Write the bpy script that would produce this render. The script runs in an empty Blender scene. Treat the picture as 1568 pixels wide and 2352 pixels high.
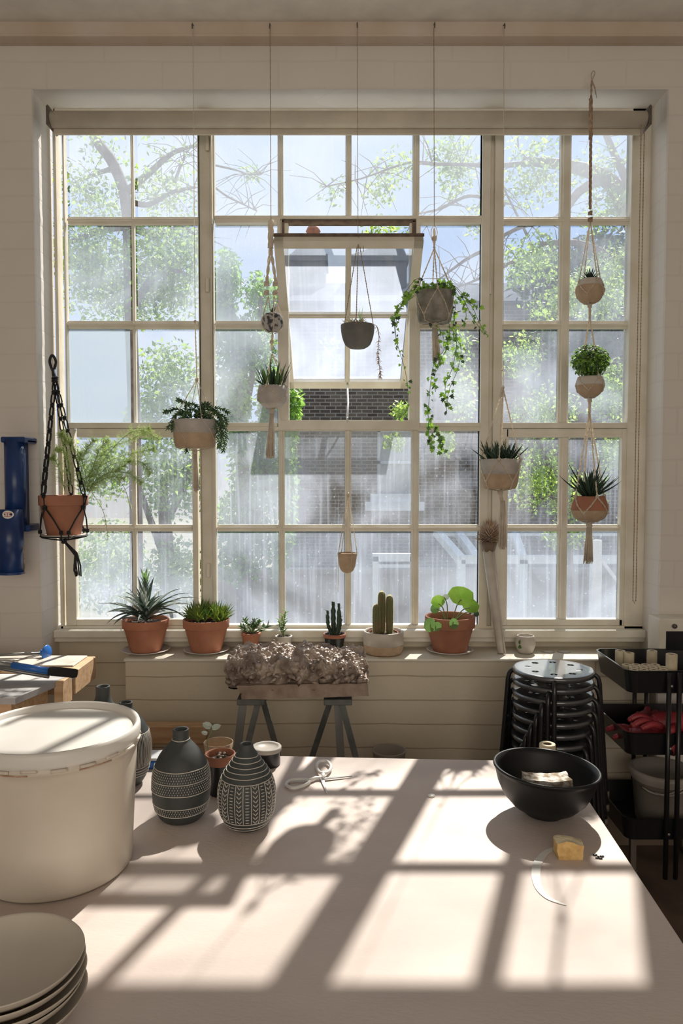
import bpy, math, random
from mathutils import Vector, Matrix, Quaternion, noise
PI = math.pi
V = Vector
scene = bpy.context.scene
col = scene.collection

# ---------------------------------------------------------------- camera
CZ = 1.48                      # eye height
F = 1700.0                     # focal length for the 1568x2352 frame
PITCH = math.atan(76 / 1700.0)
cam_d = bpy.data.cameras.new('camera')
cam_d.sensor_fit = 'VERTICAL'
cam_d.sensor_height = 36
cam_d.lens = F / 2352 * 36
cam_d.clip_start = 0.05
cam_d.clip_end = 300
cam = bpy.data.objects.new('camera', cam_d)
col.objects.link(cam)
cam.location = (0, 0, CZ)
cam.rotation_euler = (PI / 2 - PITCH, 0, 0)
scene.camera = cam

# ---------------------------------------------------------------- sky, sun, exposure
scene.view_settings.view_transform = 'Standard'
scene.view_settings.look = 'None'
scene.view_settings.gamma = 1
scene.view_settings.use_curve_mapping = False
scene.view_settings.exposure = 0.1

SKY = 0.95
SUN = 10.0
world = bpy.data.worlds.new('world')
scene.world = world
world.use_nodes = True
wn = world.node_tree
wn.nodes.clear()
w_out = wn.nodes.new('ShaderNodeOutputWorld')
w_bg = wn.nodes.new('ShaderNodeBackground')
w_tc = wn.nodes.new('ShaderNodeTexCoord')
w_map = wn.nodes.new('ShaderNodeMapping')
w_map.inputs['Scale'].default_value = (1.6, 1.6, 3.2)
w_map.inputs['Rotation'].default_value = (0.3, 0.5, 0.2)
w_no = wn.nodes.new('ShaderNodeTexNoise')
w_no.inputs['Scale'].default_value = 1.7
w_no.inputs['Detail'].default_value = 5
w_no.inputs['Roughness'].default_value = 0.5
w_r = wn.nodes.new('ShaderNodeValToRGB')
w_r.color_ramp.elements[0].position = 0.36
w_r.color_ramp.elements[0].color = (0.36, 0.56, 0.95, 1)
w_r.color_ramp.elements[1].position = 0.66
w_r.color_ramp.elements[1].color = (0.86, 0.92, 1.0, 1)
w_sep = wn.nodes.new('ShaderNodeSeparateXYZ')
w_mr = wn.nodes.new('ShaderNodeMapRange')
w_mr.inputs['From Min'].default_value = -0.1
w_mr.inputs['From Max'].default_value = 0.12
w_mix = wn.nodes.new('ShaderNodeMixRGB')
w_mix.inputs[1].default_value = (0.62, 0.56, 0.47, 1)
wn.links.new(w_tc.outputs['Generated'], w_map.inputs[0])
wn.links.new(w_map.outputs[0], w_no.inputs['Vector'])
wn.links.new(w_no.outputs['Fac'], w_r.inputs[0])
wn.links.new(w_tc.outputs['Generated'], w_sep.inputs[0])
wn.links.new(w_sep.outputs['Z'], w_mr.inputs[0])
wn.links.new(w_mr.outputs[0], w_mix.inputs[0])
wn.links.new(w_r.outputs[0], w_mix.inputs[2])
wn.links.new(w_mix.outputs[0], w_bg.inputs[0])
w_bg.inputs[1].default_value = SKY
wn.links.new(w_bg.outputs[0], w_out.inputs[0])

sun_d = bpy.data.lights.new('sun', 'SUN')
sun_d.energy = SUN
sun_d.angle = math.radians(0.7)
sun_d.color = (1.0, 0.93, 0.84)
sun = bpy.data.objects.new('sun', sun_d)
col.objects.link(sun)
SDIR = V((0.352, 1.0, 1.165)).normalized()
sun.rotation_euler = SDIR.to_track_quat('Z', 'Y').to_euler()
sun.location = (3, 9, 10)

# added fill light behind the camera, brightens the room-side surfaces
ar_d = bpy.data.lights.new('rear_fill_light', 'AREA')
ar_d.shape = 'RECTANGLE'
ar_d.size = 4.4
ar_d.size_y = 2.0
ar_d.energy = 70
ar_d.color = (1.0, 0.91, 0.80)
ar = bpy.data.objects.new('rear_fill_light', ar_d)
col.objects.link(ar)
ar.location = (0.3, -3.35, 1.9)
ar.rotation_euler = (PI / 2, 0, 0)

# ---------------------------------------------------------------- picture -> place
cp, sp = math.cos(PITCH), math.sin(PITCH)
def ray(px, py):
    a = (px - 784) / F
    b = (1176 - py) / F
    return V((a, cp + b * sp, b * cp - sp))
def P(px, py, Y):              # the point at distance Y in front of the eye seen at a pixel
    d = ray(px, py)
    d = d * (Y / d.y)
    return V((d.x, d.y, CZ + d.z))
def PZ(px, py, z):             # the point at height z seen at a pixel
    d = ray(px, py)
    d = d * ((z - CZ) / d.z)
    return V((d.x, d.y, z))
def XX(px, Y, z=None): return (px - 784) / F * (Y if z is None else Y * cp + (CZ - z) * sp)
def ZZ(py, Y): return P(784, py, Y).z

# ---------------------------------------------------------------- mesh builder
def frame_from(d):
    d = d.normalized()
    a = V((0, 0, 1)) if abs(d.z) < 0.9 else V((1, 0, 0))
    x = d.cross(a).normalized()
    y = d.cross(x).normalized()
    return x, y, d

class MB:
    def __init__(s):
        s.v = []; s.f = []; s.m = []; s.s = []
    def add(s, vs, fs, mi=0, smooth=False):
        o = len(s.v)
        s.v.extend([tuple(p) for p in vs])
        for f in fs:
            s.f.append(tuple(i + o for i in f)); s.m.append(mi); s.s.append(smooth)
        return s
    def box(s, a, b, mi=0, bev=0.0):
        x0, y0, z0 = a; x1, y1, z1 = b
        if x0 > x1: x0, x1 = x1, x0
        if y0 > y1: y0, y1 = y1, y0
        if z0 > z1: z0, z1 = z1, z0
        if bev <= 0:
            vs = [(x0,y0,z0),(x1,y0,z0),(x1,y1,z0),(x0,y1,z0),(x0,y0,z1),(x1,y0,z1),(x1,y1,z1),(x0,y1,z1)]
            return s.add(vs, [(0,3,2,1),(4,5,6,7),(0,1,5,4),(1,2,6,5),(2,3,7,6),(3,0,4,7)], mi)
        c = bev
        vs = []
        for ix, X in ((0, x0), (1, x1)):
            for iy, Y in ((0, y0), (1, y1)):
                for iz, Z in ((0, z0), (1, z1)):
                    sx = c if ix == 0 else -c; sy = c if iy == 0 else -c; sz = c if iz == 0 else -c
                    vs += [(X, Y + sy, Z + sz), (X + sx, Y, Z + sz), (X + sx, Y + sy, Z)]
        def k(ix, iy, iz, w): return (ix * 4 + iy * 2 + iz) * 3 + w
        fs = []
        for i, w in ((0, 0), (1, 0)):
            fs.append((k(i,0,0,0), k(i,1,0,0), k(i,1,1,0), k(i,0,1,0)))
            fs.append((k(0,i,0,1), k(1,i,0,1), k(1,i,1,1), k(0,i,1,1)))
            fs.append((k(0,0,i,2), k(1,0,i,2), k(1,1,i,2), k(0,1,i,2)))
        for a_ in (0, 1):
            for b_ in (0, 1):
                fs.append((k(a_,b_,0,0), k(a_,b_,0,1), k(a_,b_,1,1), k(a_,b_,1,0)))
                fs.append((k(a_,0,b_,0), k(a_,0,b_,2), k(a_,1,b_,2), k(a_,1,b_,0)))
                fs.append((k(0,a_,b_,1), k(0,a_,b_,2), k(1,a_,b_,2), k(1,a_,b_,1)))
                for c_ in (0, 1):
                    fs.append((k(a_,b_,c_,0), k(a_,b_,c_,1), k(a_,b_,c_,2)))
        return s.add(vs, fs, mi)
    def obox(s, p0, p1, w, h, up=V((0,0,1)), mi=0):          # a bar from p0 to p1, w across, h along up
        p0 = V(p0); p1 = V(p1)
        d = (p1 - p0).normalized()
        x = d.cross(up).normalized(); y = x.cross(d).normalized()
        vs = []
        for p in (p0, p1):
            for a, b in ((-1,-1),(1,-1),(1,1),(-1,1)):
                vs.append(p + x * (a * w / 2) + y * (b * h / 2))
        return s.add(vs, [(3,2,1,0),(4,5,6,7),(0,1,5,4),(1,2,6,5),(2,3,7,6),(3,0,4,7)], mi)
    def tube(s, pts, r, n=8, mi=0, caps=True, closed=False):
        pts = [V(p) for p in pts]
        N = len(pts)
        rs = r if isinstance(r, (list, tuple)) else [r] * N
        vs = []
        px = None
        for i, p in enumerate(pts):
            if closed: d = pts[(i + 1) % N] - pts[i - 1]
            else: d = pts[min(i + 1, N - 1)] - pts[max(i - 1, 0)]
            if d.length < 1e-9: d = V((0, 0, 1))
            d.normalize()
            if px is None:
                x, y, _ = frame_from(d)
            else:
                x = px - d * px.dot(d)
                if x.length < 1e-6: x, y, _ = frame_from(d)
                x.normalize(); y = d.cross(x)
            px = x
            for k in range(n):
                a = 2 * PI * k / n
                vs.append(p + x * (math.cos(a) * rs[i]) + y * (math.sin(a) * rs[i]))
        fs = []
        for i in range(N if closed else N - 1):
            j = (i + 1) % N
            for k in range(n):
                k2 = (k + 1) % n
                fs.append((i*n+k, i*n+k2, j*n+k2, j*n+k))
        if caps and not closed:
            fs.append(tuple(range(n))[::-1]); fs.append(tuple((N-1)*n + k for k in range(n)))
        return s.add(vs, fs, mi, True)
    def lathe(s, prof, c, n=40, mi=0, rot=None, mis=None, sx=1, sy=1):  # prof: (r, z) list; rows with r=0 close
        c = V(c)
        vs = []
        for (r, z) in prof:
            for k in range(n):
                a = 2 * PI * k / n
                p = V((r * sx * math.cos(a), r * sy * math.sin(a), z))
                if rot: p = rot @ p
                vs.append(c + p)
        o = len(s.v); s.v.extend([tuple(p) for p in vs])
        for i in range(len(prof) - 1):
            m_ = mis[i] if mis else mi
            for k in range(n):
                k2 = (k + 1) % n
                s.f.append((o+i*n+k, o+i*n+k2, o+(i+1)*n+k2, o+(i+1)*n+k)); s.m.append(m_); s.s.append(True)
        return s
    def ell(s, c, r, n=10, mi=0, rot=None, jit=0, rnd=None):
        c = V(c)
        if not isinstance(r, (tuple, list)): r = (r, r, r)
        m = max(4, n // 2)
        vs = []; fs = []
        for i in range(m + 1):
            t = PI * i / m
            for k in range(n):
                a = 2 * PI * k / n
                p = V((r[0]*math.sin(t)*math.cos(a), r[1]*math.sin(t)*math.sin(a), r[2]*math.cos(t)))
                if jit:
                    q = p * 1.0
                    p = p * (1 + jit * noise.noise(V((q.x/r[0]*1.3 + c.x*9, q.y/r[1]*1.3 + c.y*9, q.z/r[2]*1.3 + c.z*9))))
                if rot: p = rot @ p
                vs.append(c + p)
        for i in range(m):
            for k in range(n):
                k2 = (k+1) % n
                fs.append((i*n+k, (i+1)*n+k, (i+1)*n+k2, i*n+k2))
        return s.add(vs, fs, mi, True)
    def blade(s, base, d, L, w, droop=0.3, n=6, fold=0.25, mi=0, tip=1.0, thick=0.0, side=None):
        base = V(base); d = V(d).normalized()
        sd = side if side is not None else d.cross(V((0,0,1)))
        if sd.length < 1e-3: sd = V((1,0,0))
        sd = sd.normalized()
        p = base.copy(); cur = d.copy()
        vs = []; fs = []
        per = 4 if thick else 3
        for i in range(n + 1):
            t = i / n
            ww = w * (0.55 + 0.9*t if t < 0.35 else max(0.0, (1 - (t-0.35)/0.65)) ** (0.75*tip) * 0.865) / 2
            up = sd.cross(cur).normalized()
            vs.append(p - sd*ww + up*ww*fold*2)
            vs.append(p - up*(thick*(1-t*0.8)*0.3))
            vs.append(p + sd*ww + up*ww*fold*2)
            if thick: vs.append(p + up*(thick*(1-t*0.9)*0.7))
            cur = (cur + V((0,0,-1)) * droop / n * (0.5 + t)).normalized()
            p = p + cur * (L / n)
        for i in range(n):
            a = i*per; b = a + per
            fs.append((a, a+1, b+1, b)); fs.append((a+1, a+2, b+2, b+1))
            if thick:
                fs.append((a+2, a+3, b+3, b+2)); fs.append((a+3, a, b, b+3))
        return s.add(vs, fs, mi, True)
    def leaf(s, p, nrm, up, L, w, mi=0, kind='oval', cup=0.15):
        p = V(p); nrm = V(nrm).normalized(); up = V(up)
        up = up - nrm * up.dot(nrm)
        if up.length < 1e-4: up = frame_from(nrm)[0]
        up.normalize(); sd = up.cross(nrm)
        if kind == 'diamond':
            sh = [(0,0),(.5,.45),(0,1),(-.5,.45)]
            vs = [p + sd*(a*w) + up*(b*L) + nrm*(abs(a)*cup*w) for a, b in sh]
            return s.add(vs, [(0,1,2,3)], mi)
        if kind == 'oval':
            sh = [(.3,.12),(.5,.42),(.38,.75),(0,1),(-.38,.75),(-.5,.42),(-.3,.12)]
        elif kind == 'round':
            sh = [(math.sin(2*PI*(k+.5)/14)*.5*(1+.05*math.cos(7*2*PI*k/14)), .5-.5*math.cos(2*PI*(k+.5)/14)) for k in range(14)]
        else:   # ivy, five points
            sh = [(.16,.02),(.5,.12),(.28,.38),(.46,.62),(.16,.62),(0,1),(-.16,.62),(-.46,.62),(-.28,.38),(-.5,.12),(-.16,.02)]
        vs = [p + up*(0.4*L)] + [p + sd*(a*w) + up*(b*L) + nrm*(abs(a)*2*cup*w*.5) for a, b in sh]
        m = len(sh)
        return s.add(vs, [(0, 1+k, 1+(k+1) % m) for k in range(m)], mi)
    def prism(s, poly, z0, z1, mi=0):          # poly: list of (x,y)
        n = len(poly)
        vs = [(x, y, z0) for x, y in poly] + [(x, y, z1) for x, y in poly]
        fs = [tuple(range(n))[::-1], tuple(range(n, 2*n))] + [(k, (k+1) % n, n+(k+1) % n, n+k) for k in range(n)]
        return s.add(vs, fs, mi)
    def prism_y(s, poly, y0, y1, mi=0):        # poly: list of (x,z)
        n = len(poly)
        vs = [(x, y0, z) for x, z in poly] + [(x, y1, z) for x, z in poly]
        fs = [tuple(range(n)), tuple(range(n, 2*n))[::-1]] + [(n+k, n+(k+1) % n, (k+1) % n, k) for k in range(n)]
        return s.add(vs, fs, mi)
    def build(s, name, mats, parent=None, loc=None):
        if not isinstance(mats, (list, tuple)): mats = [mats]
        base = wl(parent) if parent else (V(loc) if loc is not None else V((0, 0, 0)))
        me = bpy.data.meshes.new(name)
        me.from_pydata([(a-base.x, b-base.y, c-base.z) for a, b, c in s.v], [], s.f)
        for m in mats: me.materials.append(m)
        me.polygons.foreach_set('material_index', s.m)
        me.polygons.foreach_set('use_smooth', s.s)
        me.update()
        o = bpy.data.objects.new(name, me)
        col.objects.link(o)
        if parent: o.parent = parent
        elif loc is not None: o.location = loc
        return o

WL = {}
def wl(o):
    p = V((0, 0, 0))
    while o is not None:
        p += o.location; o = o.parent
    return p
def tag(o, label, cat, group=None, kind=None):
    if label: o['label'] = label
    if cat: o['category'] = cat
    if group: o['group'] = group
    if kind: o['kind'] = kind
    return o
def thing(name, label, cat, loc, group=None):
    o = bpy.data.objects.new(name, None)
    o.empty_display_size = 0.05
    col.objects.link(o); o.location = loc
    return tag(o, label, cat, group)
def struct(o):
    o['kind'] = 'structure'; return o
def copy_tree(o, parent=None):
    c = o.copy(); col.objects.link(c)
    if parent: c.parent = parent
    for ch in list(o.children): copy_tree(ch, c)
    return c
def bevel(o, w, seg=2):
    m = o.modifiers.new('bevel', 'BEVEL'); m.width = w; m.segments = seg; m.limit_method = 'ANGLE'
    return o
def catmull(pts, n=6, closed=False):
    pts = [V(p) for p in pts]; out = []
    N = len(pts)
    for i in range(N if closed else N-1):
        if closed: a, b, c, d = pts[i-1], pts[i], pts[(i+1) % N], pts[(i+2) % N]
        else: a, b, c, d = pts[max(i-1,0)], pts[i], pts[i+1], pts[min(i+2,N-1)]
        for k in range(n):
            t = k / n
            out.append(0.5*((2*b) + (c-a)*t + (2*a-5*b+4*c-d)*t*t + (3*b-a-3*c+d)*t**3))
    if not closed: out.append(pts[-1])
    return out

# ---------------------------------------------------------------- materials
def mat(name, c, rough=0.6, metal=0.0, c2=None, scale=8.0, bump=0.0, bscale=60.0, stretch=(1,1,1), trans=0.0, spec=0.5, detail=4, lo=.35, hi=.65, coat=0):
    m = bpy.data.materials.new(name); m.use_nodes = True
    nt = m.node_tree; b = nt.nodes['Principled BSDF']
    b.inputs['Base Color'].default_value = (*c, 1)
    b.inputs['Roughness'].default_value = rough
    b.inputs['Metallic'].default_value = metal
    b.inputs['Specular IOR Level'].default_value = spec
    if coat: b.inputs['Coat Weight'].default_value = coat
    tc = nt.nodes.new('ShaderNodeTexCoord'); mp = nt.nodes.new('ShaderNodeMapping')
    mp.inputs['Scale'].default_value = stretch
    nt.links.new(tc.outputs['Object'], mp.inputs[0])
    n = nt.nodes.new('ShaderNodeTexNoise'); n.inputs['Scale'].default_value = scale; n.inputs['Detail'].default_value = detail
    nt.links.new(mp.outputs[0], n.inputs['Vector'])
    r = nt.nodes.new('ShaderNodeValToRGB')
    cc = c2 if c2 else tuple(x * 0.86 for x in c)
    r.color_ramp.elements[0].position = lo; r.color_ramp.elements[0].color = (*cc, 1)
    r.color_ramp.elements[1].position = hi; r.color_ramp.elements[1].color = (*c, 1)
    nt.links.new(n.outputs['Fac'], r.inputs[0]); nt.links.new(r.outputs[0], b.inputs['Base Color'])
    if bump:
        n2 = nt.nodes.new('ShaderNodeTexNoise'); n2.inputs['Scale'].default_value = bscale; n2.inputs['Detail'].default_value = 3
        nt.links.new(mp.outputs[0], n2.inputs['Vector'])
        bp = nt.nodes.new('ShaderNodeBump'); bp.inputs['Strength'].default_value = bump; bp.inputs['Distance'].default_value = 0.004
        nt.links.new(n2.outputs['Fac'], bp.inputs['Height']); nt.links.new(bp.outputs[0], b.inputs['Normal'])
    if trans:
        tr = nt.nodes.new('ShaderNodeBsdfTranslucent'); mx = nt.nodes.new('ShaderNodeMixShader')
        nt.links.new(r.outputs[0], tr.inputs[0]); mx.inputs[0].default_value = trans
        nt.links.new(b.outputs[0], mx.inputs[1]); nt.links.new(tr.outputs[0], mx.inputs[2])
        nt.links.new(mx.outputs[0], nt.nodes['Material Output'].inputs[0])
    return m

def brick_mat(name, c1, c2, mortar, bw, bh, ms=0.01, bump=0.5, rough=0.75, axis='XZ', noise_amt=0.25, off=.5):
    m = bpy.data.materials.new(name); m.use_nodes = True
    nt = m.node_tree; b = nt.nodes['Principled BSDF']; b.inputs['Roughness'].default_value = rough
    tc = nt.nodes.new('ShaderNodeTexCoord'); sp_ = nt.nodes.new('ShaderNodeSeparateXYZ'); cb = nt.nodes.new('ShaderNodeCombineXYZ')
    nt.links.new(tc.outputs['Object'], sp_.inputs[0])
    ad = nt.nodes.new('ShaderNodeMath'); ad.operation = 'ADD'
    nt.links.new(sp_.outputs['X'], ad.inputs[0]); nt.links.new(sp_.outputs['Y'], ad.inputs[1])
    # a little wobble so that the courses are not ruler-straight
    wn_ = nt.nodes.new('ShaderNodeTexNoise'); wn_.inputs['Scale'].default_value = 2.5
    nt.links.new(tc.outputs['Object'], wn_.inputs['Vector'])
    wm = nt.nodes.new('ShaderNodeMath'); wm.operation = 'MULTIPLY_ADD'; wm.inputs[1].default_value = 0.02 * (bh/0.075)
    nt.links.new(wn_.outputs['Fac'], wm.inputs[0]); nt.links.new(sp_.outputs['Z'], wm.inputs[2])
    nt.links.new(ad.outputs[0], cb.inputs[0]); nt.links.new(wm.outputs[0], cb.inputs[1])
    bt = nt.nodes.new('ShaderNodeTexBrick'); bt.inputs['Scale'].default_value = 1
    bt.offset = off
    bt.inputs['Brick Width'].default_value = bw; bt.inputs['Row Height'].default_value = bh
    bt.inputs['Mortar Size'].default_value = ms; bt.inputs['Mortar Smooth'].default_value = 0.3
    bt.inputs['Color1'].default_value = (*c1, 1); bt.inputs['Color2'].default_value = (*c2, 1); bt.inputs['Mortar'].default_value = (*mortar, 1)
    nt.links.new(cb.outputs[0], bt.inputs['Vector'])
    n = nt.nodes.new('ShaderNodeTexNoise'); n.inputs['Scale'].default_value = 3; n.inputs['Detail'].default_value = 6
    nt.links.new(tc.outputs['Object'], n.inputs['Vector'])
    mx = nt.nodes.new('ShaderNodeMixRGB'); mx.blend_type = 'MULTIPLY'; mx.inputs[0].default_value = noise_amt
    nt.links.new(bt.outputs['Color'], mx.inputs[1]); nt.links.new(n.outputs['Fac'], mx.inputs[2])
    nt.links.new(mx.outputs[0], b.inputs['Base Color'])
    bp = nt.nodes.new('ShaderNodeBump'); bp.inputs['Strength'].default_value = bump; bp.inputs['Distance'].default_value = 0.006
    iv = nt.nodes.new('ShaderNodeMath'); iv.operation = 'SUBTRACT'; iv.inputs[0].default_value = 1
    nt.links.new(bt.outputs['Fac'], iv.inputs[1])
    n3 = nt.nodes.new('ShaderNodeTexNoise'); n3.inputs['Scale'].default_value = 35; n3.inputs['Detail'].default_value = 4
    nt.links.new(tc.outputs['Object'], n3.inputs['Vector'])
    s3 = nt.nodes.new('ShaderNodeMath'); s3.operation = 'MULTIPLY_ADD'; s3.inputs[1].default_value = 0.5
    nt.links.new(n3.outputs['Fac'], s3.inputs[0]); nt.links.new(iv.outputs[0], s3.inputs[2])
    nt.links.new(s3.outputs[0], bp.inputs['Height']); nt.links.new(bp.outputs[0], b.inputs['Normal'])
    return m

def glass_mat(name, lo, hi, base, zfac=0.0, streak=1.0, warm=(0.37, 0.41, 0.49)):
    """window glass with dust and dried rain streaks on its outer face"""
    m = bpy.data.materials.new(name); m.use_nodes = True
    nt = m.node_tree; nt.nodes.clear(); L = nt.links.new
    out = nt.nodes.new('ShaderNodeOutputMaterial')
    tc = nt.nodes.new('ShaderNodeTexCoord')
    mp = nt.nodes.new('ShaderNodeMapping'); mp.inputs['Scale'].default_value = (62, 1, 2.2)
    L(tc.outputs['Object'], mp.inputs[0])
    n1 = nt.nodes.new('ShaderNodeTexNoise'); n1.inputs['Scale'].default_value = 1.0; n1.inputs['Detail'].default_value = 5
    L(mp.outputs[0], n1.inputs['Vector'])
    n2 = nt.nodes.new('ShaderNodeTexNoise'); n2.inputs['Scale'].default_value = 2.6; n2.inputs['Detail'].default_value = 5; n2.inputs['Distortion'].default_value = 0.6
    L(tc.outputs['Object'], n2.inputs['Vector'])
    r2 = nt.nodes.new('ShaderNodeMapRange'); r2.inputs['From Min'].default_value = .36; r2.inputs['From Max'].default_value = .70
    r2.inputs['To Min'].default_value = lo; r2.inputs['To Max'].default_value = hi
    L(n2.outputs['Fac'], r2.inputs[0])
    r1 = nt.nodes.new('ShaderNodeMapRange'); r1.inputs['From Min'].default_value = .5; r1.inputs['From Max'].default_value = .72
    r1.inputs['To Min'].default_value = 0; r1.inputs['To Max'].default_value = 0.20 * streak
    L(n1.outputs['Fac'], r1.inputs[0])
    a = nt.nodes.new('ShaderNodeMath'); a.operation = 'ADD'
    L(r1.outputs[0], a.inputs[0]); L(r2.outputs[0], a.inputs[1])
    # fine splashes
    n3 = nt.nodes.new('ShaderNodeTexNoise'); n3.inputs['Scale'].default_value = 90; n3.inputs['Detail'].default_value = 2
    L(tc.outputs['Object'], n3.inputs['Vector'])
    r3 = nt.nodes.new('ShaderNodeMapRange'); r3.inputs['From Min'].default_value = .66; r3.inputs['From Max'].default_value = .76
    r3.inputs['To Min'].default_value = 0; r3.inputs['To Max'].default_value = 0.35 * streak
    L(n3.outputs['Fac'], r3.inputs[0])
    a2 = nt.nodes.new('ShaderNodeMath'); a2.operation = 'ADD'; a2.use_clamp = True
    L(a.outputs[0], a2.inputs[0]); L(r3.outputs[0], a2.inputs[1])
    tr = nt.nodes.new('ShaderNodeBsdfTransparent'); tr.inputs[0].default_value = (.97, .98, .98, 1)
    tl = nt.nodes.new('ShaderNodeBsdfTranslucent'); tl.inputs[0].default_value = (*warm, 1)
    mx = nt.nodes.new('ShaderNodeMixShader')
    L(a2.outputs[0], mx.inputs[0]); L(tr.outputs[0], mx.inputs[1]); L(tl.outputs[0], mx.inputs[2])
    L(mx.outputs[0], out.inputs[0])
    return m
def clear_mat(name, tint=(0.97, 0.98, 0.98), gl=0.04):
    m = bpy.data.materials.new(name); m.use_nodes = True
    nt = m.node_tree; nt.nodes.clear(); L = nt.links.new
    out = nt.nodes.new('ShaderNodeOutputMaterial')
    tr = nt.nodes.new('ShaderNodeBsdfTransparent'); tr.inputs[0].default_value = (*tint, 1)
    g = nt.nodes.new('ShaderNodeBsdfGlossy'); g.inputs['Roughness'].default_value = .05
    mx = nt.nodes.new('ShaderNodeMixShader'); mx.inputs[0].default_value = gl
    L(tr.outputs[0], mx.inputs[1]); L(g.outputs[0], mx.inputs[2]); L(mx.outputs[0], out.inputs[0])
    return m

M_wall = brick_mat('white_painted_brick', (.76,.715,.66), (.755,.71,.655), (.73,.68,.625), .46, .105, .004, .28, .6, noise_amt=.10)
M_apron = brick_mat('cream_painted_board', (.76,.68,.53), (.75,.67,.52), (.50,.42,.30), 4.0, .099, .003, .4, .5, noise_amt=.15, off=0)
M_ceil = mat('ceiling_paint', (.82,.78,.72), .7, bump=.2, bscale=20)
M_trim = mat('aged_beam_paint', (.66,.57,.49), .6, c2=(.58,.47,.36), scale=4, bump=.3, bscale=30)
M_floor = mat('dark_worn_floor', (.17,.115,.085), .6, c2=(.07,.05,.04), scale=5, bump=.2)
M_skirt = mat('dark_skirting', (.20,.145,.10), .6)
M_frame = mat('cream_window_paint', (.80,.76,.66), .45, c2=(.70,.65,.53), scale=9, bump=.25, bscale=40)
M_rust = mat('dark_bare_frame_edge', (.10,.065,.05), .7, c2=(.20,.14,.10), scale=30)
M_glass_hi = glass_mat('dusty_flare_glass', .34, .54, .2, streak=.15, warm=(.44,.475,.54))  # some dust, plus veiling flare painted into the glass as pale cover
M_glass_sash = glass_mat('hazy_sash_glass', .42, .72, .2, streak=.3)
M_glass_low = glass_mat('splashed_low_glass', .22, .70, .35, streak=1.0)
M_glass_mid = glass_mat('dirty_glass', .12, .62, .3, streak=.4)
M_glass_lo = glass_mat('streaked_dirty_glass', .0, .60, .35, streak=1.1)
M_frost = glass_mat('frosted_glass', .66, .97, .9, streak=.1, warm=(.26,.305,.35))
M_clear = clear_mat('clear_glass')
M_blind = mat('blind_fabric', (.62,.56,.46), .7)
M_dark = mat('dark_bracket', (.12,.10,.08), .5)
M_table = mat('table_canvas', (.66,.565,.51), .62, c2=(.585,.495,.45), scale=3.5, bump=.15, bscale=90, stretch=(1,2.2,1), detail=8, lo=.3, hi=.7)
M_terra = mat('terracotta', (.43,.185,.11), .8, c2=(.34,.14,.085), scale=12, bump=.15)
M_terra2 = mat('orange_terracotta', (.56,.25,.15), .8, c2=(.45,.18,.10), scale=10, bump=.15)
M_soil = mat('soil', (.09,.06,.045), .95, c2=(.03,.02,.015), scale=60, bump=1, bscale=150)
M_ceram = mat('pale_glazed_clay', (.60,.55,.49), .45, c2=(.52,.47,.41), scale=20)
M_tan = mat('bare_tan_clay', (.50,.37,.25), .8, c2=(.42,.30,.20), scale=30, bump=.2)
M_grey = mat('grey_concrete', (.20,.20,.185), .85, c2=(.13,.13,.12), scale=14, bump=.4)
M_lgrey = mat('light_grey_stoneware', (.52,.485,.44), .75, c2=(.40,.37,.335), scale=18, bump=.3)
M_rope = mat('cream_cotton_cord', (.93,.87,.76), .9, trans=.45, c2=(.85,.76,.64), scale=55, bump=.8, bscale=260)
M_twine = mat('brown_twine', (.28,.18,.11), .9, c2=(.45,.34,.25), scale=70, bump=.5)
M_brope = mat('black_cord', (.012,.012,.014), .65, bump=.5, bscale=200)
M_white = mat('white_plastic', (.78,.77,.73), .35)
M_saucer = mat('glazed_saucer', (.74,.68,.64), .3)
M_greyleg = mat('grey_green_metal', (.075,.085,.08), .55, c2=(.16,.16,.15), scale=14)
M_black = mat('black_enamel', (.012,.012,.014), .28)
M_bowl = mat('black_bowl_glaze', (.010,.010,.011), .45, spec=.3, c2=(.010,.010,.011))
M_steel = mat('worn_steel', (.30,.30,.29), .4, .8)
M_blue = mat('blue_enamel', (.012,.045,.17), .3, c2=(.01,.03,.12))
M_ltblue = mat('bright_blue_metal', (.03,.16,.55), .3)
M_wood = mat('raw_timber', (.62,.42,.25), .65, c2=(.48,.29,.15), scale=7, stretch=(1,8,8))
M_bench = mat('pale_bench_top', (.50,.49,.48), .6, c2=(.38,.37,.37), scale=9)
M_clay = mat('rough_dry_clay', (.42,.34,.28), .36, c2=(.15,.105,.08), scale=16, bump=1, bscale=70, spec=.7)
M_slab = mat('sandy_clay_slab', (.38,.30,.235), .8, c2=(.26,.19,.145), scale=25, bump=.6)
M_vase = mat('charcoal_clay', (.055,.062,.060), .6, c2=(.045,.05,.05), scale=30, bump=.1)
M_vline = mat('white_slip_line', (.62,.58,.52), .8)
M_bucket = mat('cream_bucket_plastic', (.70,.64,.55), .38, c2=(.63,.56,.46), scale=3.5)
M_lid = mat('white_bucket_lid', (.78,.76,.72), .4, c2=(.72,.69,.64), scale=5)
M_rustst = mat('brown_clay_stain', (.42,.24,.15), .8, c2=(.60,.45,.34), scale=60)
M_plate = mat('beige_bisque_plate', (.60,.54,.46), .5, c2=(.55,.49,.41), scale=6)
M_sponge = mat('yellow_sponge', (.78,.53,.22), .9, c2=(.62,.38,.14), scale=60, bump=1, bscale=180)
M_sponge2 = mat('pale_sponge_top', (.85,.74,.50), .9, bump=.8, bscale=180)
M_tubec = mat('cream_bisque_tube', (.66,.58,.42), .7, c2=(.56,.47,.32), scale=25)
M_tubed = mat('tube_inside', (.16,.11,.07), .8)
M_glove = mat('red_rubber', (.40,.045,.055), .45, c2=(.26,.03,.04), scale=14, bump=.4)
M_tub = mat('milky_plastic_tub', (.42,.37,.32), .4, trans=.2)
M_bag = mat('clear_plastic_bag', (.55,.50,.45), .3, trans=.3)
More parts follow.
